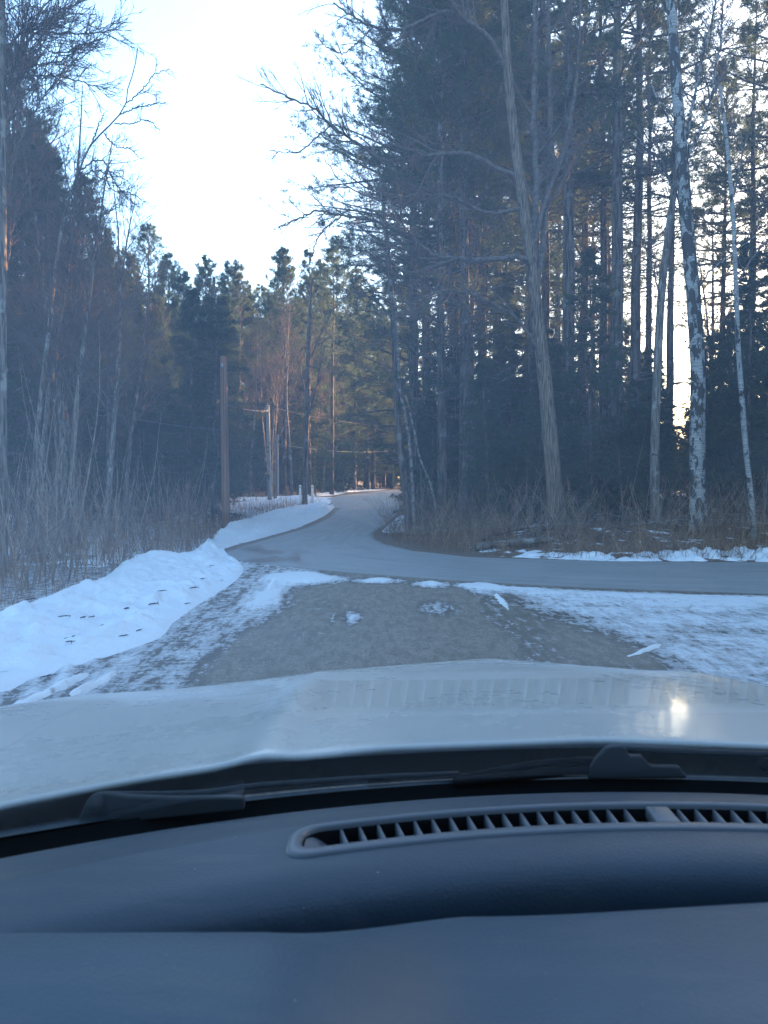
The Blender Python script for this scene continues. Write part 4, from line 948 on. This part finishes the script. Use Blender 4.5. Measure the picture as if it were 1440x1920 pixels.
for px, lab in ((563, 'white marker post left of the dark roadside trunk'), (585.5, 'white marker post right of the dark roadside trunk')):
    base = pix3(px, 950, 40); base[2] = float(gz(base[0], base[1])); root = thing('marker_post', lab, 'marker post', base)
    hh = (950 - 913) * 40 / 1440 + .05
    b = MB(); b.tube([(0, 0, -.05), (0, 0, hh * .5), (0, 0, hh - .02), (0, 0, hh)], [.06, .06, .06, .045], 10); b.build('shaft', M['white_plastic'], root)
    b = MB(); b.box((0, -.062, hh - .12), (.05, .006, .1)); b.build('reflector', M['pole_grey'], root)

# ------------------------------------------------------------------ the car we sit in
def mat_paint():
    m, t = new_mat('dusty silver paint'); g = N(t); co = g.co()
    n1 = g.noise(co, 3.5, 5, .6); n2 = g.noise(co, 26, 4, .65)
    dust = g.ramp(g.math('ADD', g.math('MULTIPLY', n1, .7), g.math('MULTIPLY', n2, .3)), (.4, 0.0), (.62, 1.0))
    c = g.mix(g.math('MULTIPLY', dust, .2), (.55, .545, .51), (.55, .53, .485))
    r = g.n('MapRange'); g.put(r.inputs[0], dust); r.inputs[3].default_value = .24; r.inputs[4].default_value = .34
    p = g.n('BsdfPrincipled'); g.put(p.inputs['Base Color'], c); p.inputs['Metallic'].default_value = .05; g.put(p.inputs['Roughness'], r.outputs[0])
    p.inputs['Coat Weight'].default_value = .35; p.inputs['Coat Roughness'].default_value = .09; p.inputs['Specular IOR Level'].default_value = .35
    g.out(p.outputs[0]); return m
def mat_glass():
    m, t = new_mat('dusty glare-veiled glass'); g = N(t); co = g.co()
    tr = g.n('BsdfTransparent'); tr.inputs[0].default_value = (.93, .945, .95, 1)
    gl = g.n('BsdfGlossy'); gl.inputs['Roughness'].default_value = .015; gl.inputs['Color'].default_value = (1, 1, 1, 1)
    fr = g.n('Fresnel'); fr.inputs[0].default_value = 1.5      # two faces of the pane reflect
    mx = g.n('MixShader'); g.put(mx.inputs[0], g.math('MULTIPLY', fr.outputs[0], 1.3, clamp=True)); t.links.new(tr.outputs[0], mx.inputs[1]); t.links.new(gl.outputs[0], mx.inputs[2])
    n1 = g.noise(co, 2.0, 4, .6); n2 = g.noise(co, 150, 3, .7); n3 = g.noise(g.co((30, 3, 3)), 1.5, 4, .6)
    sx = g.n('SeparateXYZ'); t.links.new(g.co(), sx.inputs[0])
    veil = g.math('ADD', g.math('MULTIPLY', sx.outputs[0], -1.6), g.math('MULTIPLY', g.math('SUBTRACT', sx.outputs[2], 1.35), 2.6))
    veil = g.math('ADD', veil, g.math('MULTIPLY', g.math('SUBTRACT', n1, .5), .8))
    f = g.math('MULTIPLY', g.ramp(veil, (.6, .06), (1.5, 1.0)), .075)  # glare veil painted into the glass, thickest at upper left
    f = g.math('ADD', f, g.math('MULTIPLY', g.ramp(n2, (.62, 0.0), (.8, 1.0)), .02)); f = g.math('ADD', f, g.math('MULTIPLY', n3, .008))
    ds = g.n('BsdfTranslucent'); ds.inputs[0].default_value = (.62, .75, .92, 1)  # blue of the painted glare; the specks and streaks are dust
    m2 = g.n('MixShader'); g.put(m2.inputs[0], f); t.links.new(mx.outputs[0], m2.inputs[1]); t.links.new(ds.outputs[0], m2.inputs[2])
    g.out(m2.outputs[0]); return m
def mat_dash(name, col, rough):
    m, t = new_mat(name); g = N(t); co = g.co()
    v = g.n('TexVoronoi'); g.put(v.inputs['Vector'], co); v.inputs['Scale'].default_value = 420
    n1 = g.noise(co, 7, 4); dust = g.ramp(g.noise(co, 240, 2, .5), (.76, 0.0), (.8, 1.0)); n2 = g.noise(g.co((5, 30, 5), rot=(0, 0, .6)), 2, 4)
    c = g.mix(g.ramp(n1, (.3, 0.0), (.7, 1.0)), col, tuple(x * 1.25 for x in col)); c = g.mix(g.math('MULTIPLY', g.ramp(n2, (.5, 0.0), (.75, 1.0)), .25), c, (.1, .1, .1)); c = g.mix(g.math('MULTIPLY', dust, .5), c, (.4, .4, .4))
    g.out(g.pbr(c, rough, g.bump(v.outputs['Distance'], .12, .002), .45)); return m
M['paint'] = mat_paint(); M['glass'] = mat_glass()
M['dash'] = mat_dash('grained dark dashboard plastic', (.02, .034, .049), .5)
M['dash_near'] = mat_dash('dark padded instrument hood', (.028, .051, .073), .5)
M['trim'] = plain('vent trim plastic', (.085, .094, .108), .45, .5, .05)
M['cowl'] = plain('grey cowl plastic', (.026, .038, .046), .8, .15, .25, 30)
M['wiper'] = plain('wiper plastic', (.026, .032, .037), .6, .3, .1)
M['black'] = plain('black rubber', (.006, .006, .007), .8, .2)
M['headliner'] = plain('headliner cloth', (.3, .3, .3), .95, .1)
M['rubber'] = plain('tyre rubber', (.02, .02, .02), .85, .2); M['alloy'] = plain('alloy', (.5, .5, .5), .35, .5)
M['lamp_glass'] = plain('headlight glass', (.6, .62, .64), .12, .6)

XC, ZC = .24, 1.55
car = thing('car', 'pale silver car with dusty hood and dark dashboard seen from its driver seat', 'car', (XC, 0, 0))
def W(X, dep, drop):   # car-local point from lateral offset, depth and drop below the eye
    return np.stack(np.broadcast_arrays(np.asarray(X, float), np.asarray(dep, float), ZC - np.asarray(drop, float)), -1)
RX = [0, .24, .375, .494, .612, .75, .94, 1.0]
RD = [.868, .842, .807, .78, .744, .69, .60, .57]; RP = [.285, .2855, .289, .297, .3085, .325, .345, .36]
FX = [0, .36, .507, .712, .836, .898, .94, 1.0]
FD = [1.81, 1.785, 1.75, 1.7, 1.65, 1.58, 1.44, 1.35]; FP = [.404, .427, .4375, .449, .4435, .433, .412, .42]
def hood_pt(X, v):
    aX = np.abs(X)
    sm = lambda xs, ys: (np.interp(aX - .02, xs, ys) + np.interp(aX, xs, ys) + np.interp(aX + .02, xs, ys)) / 3
    Rd, Rp, Fd, Fp = sm(RX, RD), sm(RX, RP), sm(FX, FD), sm(FX, FP)
    L = Fd - Rd; D = Fp - Rp; sl = Fp / Fd; bq = (sl - D / L) / L; aq = D / L - bq * L
    s = v * L
    drop = Rp + aq * s + bq * s * s
    # shallow crease line running forward from the kink in the rear edge
    drop = drop - .006 * np.exp(-((aX - .372) / .03) ** 2) * sstep(1.0, .7, v) + .007 * sstep(.375, .43, aX) * np.sin(PI * np.clip(v, 0, 1)) - .003 * sstep(.36, .2, aX) * np.sin(PI * np.clip(v, 0, 1))
    return Rd + s, drop
NOSE = [(.05, .016), (.095, .042), (.125, .085), (.135, .14)]
def panel(Xe0, Xe1, nx, side=1, close=True):
    vs = np.linspace(0, 1, 44); u = np.linspace(0, 1, nx)
    rows = []
    X0 = Xe0(0) + (Xe1(0) - Xe0(0)) * u
    d0, p0 = hood_pt(X0, 0.0)
    rows.append(W(side * X0, d0 + .10, p0 + .13)); rows.append(W(side * X0, d0 + .10, p0 + .03)); rows.append(W(side * X0, d0 + .02, p0 + .012)); rows.append(W(side * X0, d0 + .001, p0 + .008)); rows.append(W(side * X0, d0 - .0015, p0 + .004)); rows.append(W(side * X0, d0, p0 + .0008))
    for v in vs[0:]:
        X = Xe0(v) + (Xe1(v) - Xe0(v)) * u; d, p = hood_pt(X, max(v, .006)); rows.append(W(side * X, d, p))
    X = Xe0(1) + (Xe1(1) - Xe0(1)) * u; d, p = hood_pt(X, 1.0)
    for a, c in NOSE: rows.append(W(side * X, d + a, p + c + .24 * a * .3))
    return np.stack(rows)
he = lambda v: .70 + .10 * v
b = MB(); b.grid(panel(lambda v: -he(v), he, 90)); b.build('hood', M['paint'], car)
for sgn in (-1, 1):
    V = panel(lambda v: he(v) + .0003, lambda v: .955, 14, sgn)
    skirt = []
    last = V[:, -1]
    for dx, dz in ((.012, .012), (.02, .04), (.026, .12), (.028, .3), (.02, .52), (.0, .66)):
        k = last.copy(); k[:, 0] += sgn * dx; k[:, 2] -= dz; skirt.append(k)
    V = np.concatenate([V, np.stack(skirt, 1)], 1)
    b = MB(); b.grid(V); b.build('fender', M['paint'], car)
    # lower body side, door, pillars, glass
    b = MB(); b.grid(np.stack([W(sgn * x, np.linspace(.66, -2.5, 14), dr) for x, dr in ((.93, .345), (.965, .37), (.985, .55), (.98, .8), (.95, 1.12))], 1)); b.build('door', M['paint'], car)
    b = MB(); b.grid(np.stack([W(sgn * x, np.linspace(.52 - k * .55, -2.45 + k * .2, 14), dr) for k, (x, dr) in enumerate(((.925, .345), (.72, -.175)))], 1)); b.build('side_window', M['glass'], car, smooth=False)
    b = MB(); b.tubes(np.stack([smooth_path(W(np.array([.90, .83, .725]) * sgn, np.array([.55, .30, -.08]), np.array([.335, .08, -.185])), 10)]), np.full((1, 10), .035), 10); b.build('pillar', M['paint'], car)
    b = MB(); b.tubes(np.stack([smooth_path(W(np.array([.925, .84, .725]) * sgn, np.array([-.75, -.77, -.8]), np.array([.345, .08, -.19])), 8)]), np.full((1, 8), .04), 8); b.build('pillar', M['black'], car)
    for ya in (1.25, -1.75):
        rt = link('wheel', None, car); rt.location = (sgn * .87, ya, .37)
        a = np.linspace(0, 2 * PI, 37)[:-1]; prof = [(-.1, .24), (-.115, .3), (-.1, .36), (-.05, .372), (.05, .372), (.1, .36), (.118, .3), (.1, .24)]
        b = MB(); b.grid(np.stack([np.stack([np.full(36, x), np.cos(a) * r_, np.sin(a) * r_], 1) for x, r_ in prof]), closed=True); b.build('tyre', M['rubber'], rt)
        b = MB(); b.grid(np.stack([np.stack([np.full(36, x * sgn), np.cos(a) * r_, np.sin(a) * r_], 1) for x, r_ in ((.09, .245), (.1, .225), (.07, .2), (.065, .06), (.09, .05), (.09, .002))]), closed=True)
        for k in range(5):
            an = k * 2 * PI / 5; b.tube([(sgn * .09, math.cos(an) * .04, math.sin(an) * .04), (sgn * .095, math.cos(an) * .215, math.sin(an) * .215)], [.03, .024], 8)
        b.build('rim', M['alloy'], rt)
    d, p = hood_pt(np.array([.62]), 1.0)
    b = MB(); u = np.linspace(-1, 1, 9)[None]; vv = np.linspace(-1, 1, 7)[:, None]
    b.grid(W(sgn * (.66 + .16 * u + 0 * vv), d[0] + .16 - .09 * ((u + 1) / 2) ** 2 - .02 * vv ** 2, .64 + .06 * vv + 0 * u)); b.build('headlight', M['lamp_glass'], car)
# nose below the hood: bumper with a slatted grille
u = np.linspace(-1, 1, 40)
b = MB(); b.grid(np.stack([W(.955 * u, dp - .32 * u ** 4, dr) for dp, dr in ((1.93, .56), (1.95, .62), (1.955, .8), (2.0, .85), (2.01, 1.0), (1.98, 1.12), (1.9, 1.2))])); b.build('front_bumper', M['paint'], car)
b = MB()
for k in range(6): b.tube(W(np.linspace(-.45, .45, 12), 1.962 - .02 * np.linspace(-1, 1, 12) ** 2, np.full(12, .6 + k * .035)), np.full(12, .008), 6)
b.build('grille', M['black'], car)
# roof, tail, floor
u = np.linspace(-1, 1, 30)[None]; s_ = np.linspace(0, 1, 20)[:, None]
b = MB()
for off in (0, .03): b.grid(W(.74 * u + 0 * s_, -.06 - 2.3 * s_ - .04 * u ** 2, -.2 - .05 * np.sin(PI * (.15 + .8 * s_)) - .03 * (1 - u ** 2) - off))
b.build('roof', M['headliner'], car)
b = MB(); b.grid(np.stack([W(x * np.linspace(-1, 1, 10), dp, dr) for x, dp, dr in ((.74, -2.36, -.19), (.9, -2.62, .34), (.95, -2.66, .6), (.95, -2.62, 1.1))])); b.build('tailgate', M['paint'], car)
b = MB(); b.grid(np.stack([W(x, np.linspace(.72, -2.6, 8), 1.15) for x in np.linspace(-.94, .94, 8)])); b.build('floor_pan', M['black'], car)
b = MB(); b.grid(np.stack([W(np.linspace(-.93, .93, 8), .70 - .1 * np.linspace(-1, 1, 8) ** 2, dr) for dr in np.linspace(.36, 1.15, 6)])); b.build('firewall', M['black'], car)

# cowl, seal and windshield
Xc = np.linspace(-.86, .86, 90)
def strip(profile, ky, kz, mat_, name, parent=car, X=Xc, cuts=None, wave=None):
    rows = []
    for dp, dr in profile:
        rows.append(W(X, dp - ky * X ** 2, dr + kz * X ** 2))
    b = MB(); b.grid(np.stack(rows)); return b.build(name, mat_, parent)
strip([(.96, .37), (.865, .325), (.85, .318), (.835, .3165), (.815, .3185), (.80, .313), (.79, .306), (.785, .299), (.782, .2995)], .33, .03, M['cowl'], 'cowl')
strip([(.7815, .2995), (.779, .33), (.75, .335), (.74, .315)], .35, .03, M['black'], 'windshield_seal')
tt = np.linspace(0, 1, 24)[:, None]; X = np.linspace(-.86, .86, 60)[None]
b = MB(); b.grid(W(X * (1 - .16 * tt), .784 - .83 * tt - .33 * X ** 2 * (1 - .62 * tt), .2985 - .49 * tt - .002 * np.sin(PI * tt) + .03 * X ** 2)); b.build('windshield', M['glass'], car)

# dashboard with the recess for the vent
KY, KZ = .46, .03
VX, VA, VB = .312, .674, .628
prof = [(.742, .318), (.744, .301), (.738, .2955), (.725, .2915), (.705, .2865), (.69, .283), (.682, .2815)] + [(d, .2812) for d in np.linspace(.678, .624, 20)] + [(.618, .2812), (.612, .2812), (.605, .2816), (.599, .2826), (.592, .2846), (.585, .2876), (.579, .2915), (.5745, .297), (.5715, .304), (.570, .313), (.57, .34), (.57, .42)]
Xd = np.unique(np.concatenate([np.linspace(-.86, .86, 110), np.linspace(-.325, -.285, 24), np.linspace(.285, .325, 24)]))
rows = []
for dp, dr in prof:
    hole = (np.abs(Xd) < VX - .003) & (VB + .003 < dp < VA - .003)
    rows.append(W(Xd, dp - np.interp(dp, [.69, .745], [KY, .36]) * Xd ** 2, dr + KZ * Xd ** 2 + np.where(hole, .05, 0)))
dash = link('dashboard', None, car)
b = MB(); b.grid(np.stack(rows)); b.build('top_pad', M['dash'], dash)
# instrument hood and near pad, out of focus at the bottom
xs = np.linspace(-.5, .66, 120)
far = .385 + .06 * sstep(-.055, .05, xs) + .012 * sstep(.05, .3, xs); drp = .2165 + .026 * sstep(-.06, .045, xs) - .004 * sstep(.05, .3, xs)
drp = drp + .004 * np.clip((-xs - .05) / .2, 0, 2) ** 2 * .3
rows = []
for a, c in ((.024, .22), (.024, .12), (.0225, .075), (.018, .045), (.010, .024), (-.001, .0095), (-.015, .002), (-.03, 0), (-.05, -.003), (-.09, -.003), (-.14, .004), (-.2, .016), (-.25, .04), (-.27, .1)):
    rows.append(np.stack([xs - XC, far + a, ZC - drp - c], 1))
b = MB(); b.grid(np.stack(rows)); b.build('instrument_hood', M['dash_near'], dash)

# defroster vent
vent = link('defroster_vent', None, car)
def VP(X, wv, h): return W(X, VA + (VB - VA) * wv - KY * np.asarray(X) ** 2, .2812 + KZ * np.asarray(X) ** 2 - h)
hw, hd, rc = VX, (VA - VB) / 2, .017
def rr_path(inset_x, inset_f, inset_n, n=28):
    """rounded rectangle in metres: x and depth offset from the slot centre"""
    x1, yf, yn = hw - inset_x, hd - inset_f, -(hd - inset_n); r_ = max(.004, rc - inset_x * .5); out = []
    for cx, cy, a0 in ((x1 - r_, yf - r_, 0), (-x1 + r_, yf - r_, PI / 2), (-x1 + r_, yn + r_, PI), (x1 - r_, yn + r_, 1.5 * PI)):
        for a in np.linspace(a0, a0 + PI / 2, 10): out.append((cx + r_ * math.cos(a), cy + r_ * math.sin(a)))
    out = np.array(out); full = []
    for i in range(len(out)):
        p, q = out[i], out[(i + 1) % len(out)]; k = 24 if abs(q[0] - p[0]) > .1 else 1
        for j in range(k): full.append(p + (q - p) * j / k)
    return np.array(full)
rings = []
for ix, if_, in_, h in ((-.006, -.004, -.006, -.004), (-.005, -.003, -.005, .0015), (-.002, -.001, -.003, .0026), (.004, .0025, .0045, .0026), (.006, .004, .006, .001), (.0065, .0045, .0065, -.002)):
    p = rr_path(ix, if_, in_); rings.append(VP(p[:, 0], .5 - p[:, 1] / (2 * hd), h))
b = MB(); b.grid(np.stack(rings), closed=True); b.build('frame', M['trim'], vent)
b = MB(); b.grid(np.stack([VP(p[:, 0], .5 - p[:, 1] / (2 * hd), h) for p in (rr_path(.0065, .0045, .0065),) for h in (-.002, -.02, -.046)]), closed=True); b.build('duct_wall', M['black'], vent)
xx = np.linspace(-hw, hw, 60); b = MB(); b.grid(np.stack([VP(xx, 0.0, -.043), VP(xx, 1.0, -.043)])); b.build('duct_floor', M['black'], vent)
slat_me = None
for X0 in np.arange(-.272, .30, .0153):
    if abs(X0) < .016: continue
    if slat_me is None:
        b = MB(); b.box((0, 0, -.011), (.0022, .0365, .02)); slat_me = b.mesh('slat', M['trim'], smooth=False)
    o = link('slat', slat_me, vent); o.location = Vector(VP(X0, .47, -.001)); o.rotation_euler = (0, .0, 2 * KY * X0 * -1 + .0)
b = MB(); b.box((0, 0, 0), (.02, .033, .012)); o = b.build('divider', M['trim'], vent, smooth=False); o.location = Vector(VP(0, .47, -.0045)); md = o.modifiers.new('bevel', 'BEVEL'); md.width = .002; md.segments = 2
u = np.linspace(0, 1, 8)[:, None]; vv = np.linspace(.12, .82, 6)[None]
b = MB(); b.grid(VP(-.304 + .034 * u + 0 * vv, vv + 0 * u, -.003 - .03 * u ** 1.5 + 0 * vv)); b.build('end_ramp', M['trim'], vent)

# wipers: flat covers, arms and blades lying on the cowl
def extrude_px(name, pts, depth, thick, mat_, parent, bev=.002):
    A = np.array([pix3(px, py, depth) for px, py in pts]) - np.array([XC, 0, 0]); B_ = A + np.array([0, thick, 0]); n = len(A)
    me = bpy.data.meshes.new(name)
    me.from_pydata([tuple(p) for p in np.concatenate([A, B_])], [], [tuple(range(n))[::-1], tuple(range(n, 2 * n))] + [(i, (i + 1) % n, n + (i + 1) % n, n + i) for i in range(n)])
    me.materials.append(mat_); me.update(); o = link(name, me, parent)
    md = o.modifiers.new('bevel', 'BEVEL'); md.width = bev; md.segments = 2; md.limit_method = 'ANGLE'; return o
def rod(name, pts, d0, d1, r0, r1, mat_, parent, flat=1.0, n=20):
    Q = np.array([pix3(px, py, d0 + (d1 - d0) * k / (len(pts) - 1)) for k, (px, py) in enumerate(pts)]) - np.array([XC, 0, 0])
    b = MB(); b.tube(smooth_path(Q, n), np.linspace(r0, r1, n), 8); return b.build(name, mat_, parent)
wl = link('wiper', None, car); wr = link('wiper', None, car)
extrude_px('arm', [(140, 1552), (150, 1528), (163, 1500), (178, 1490), (197, 1488), (240, 1494), (330, 1497), (420, 1495), (456, 1496), (458, 1520), (380, 1528), (260, 1540)], .705, .009, M['wiper'], wl)
rod('pivot_cap', [(178, 1508), (179, 1507)], .708, .700, .008, .008, M['wiper'], wl, n=4)
rod('blade', [(200, 1489), (300, 1489), (380, 1486), (470, 1474), (600, 1464), (720, 1456), (860, 1450)], .722, .79, .0032, .0025, M['wiper'], wl)
extrude_px('arm', [(1103, 1462), (1106, 1440), (1118, 1424), (1135, 1406), (1150, 1399), (1166, 1398), (1174, 1404), (1182, 1418), (1204, 1418), (1222, 1437), (1276, 1438), (1290, 1460)], .775, .009, M['wiper'], wr)
rod('rod', [(1165, 1402), (1250, 1407), (1350, 1411), (1480, 1415), (1600, 1424)], .80, .81, .004, .003, M['wiper'], wr)
rod('blade', [(690, 1470), (780, 1468), (860, 1460), (940, 1444), (1020, 1431), (1110, 1425)], .775, .785, .0045, .004, M['black'], wr)
rod('hose', [(850, 1466), (960, 1456), (1040, 1448), (1110, 1444)], .772, .782, .005, .006, M['black'], wr)
rod('washer_nozzle', [(1432, 1432), (1436, 1430)], .80, .803, .008, .004, M['black'], wr, n=4)
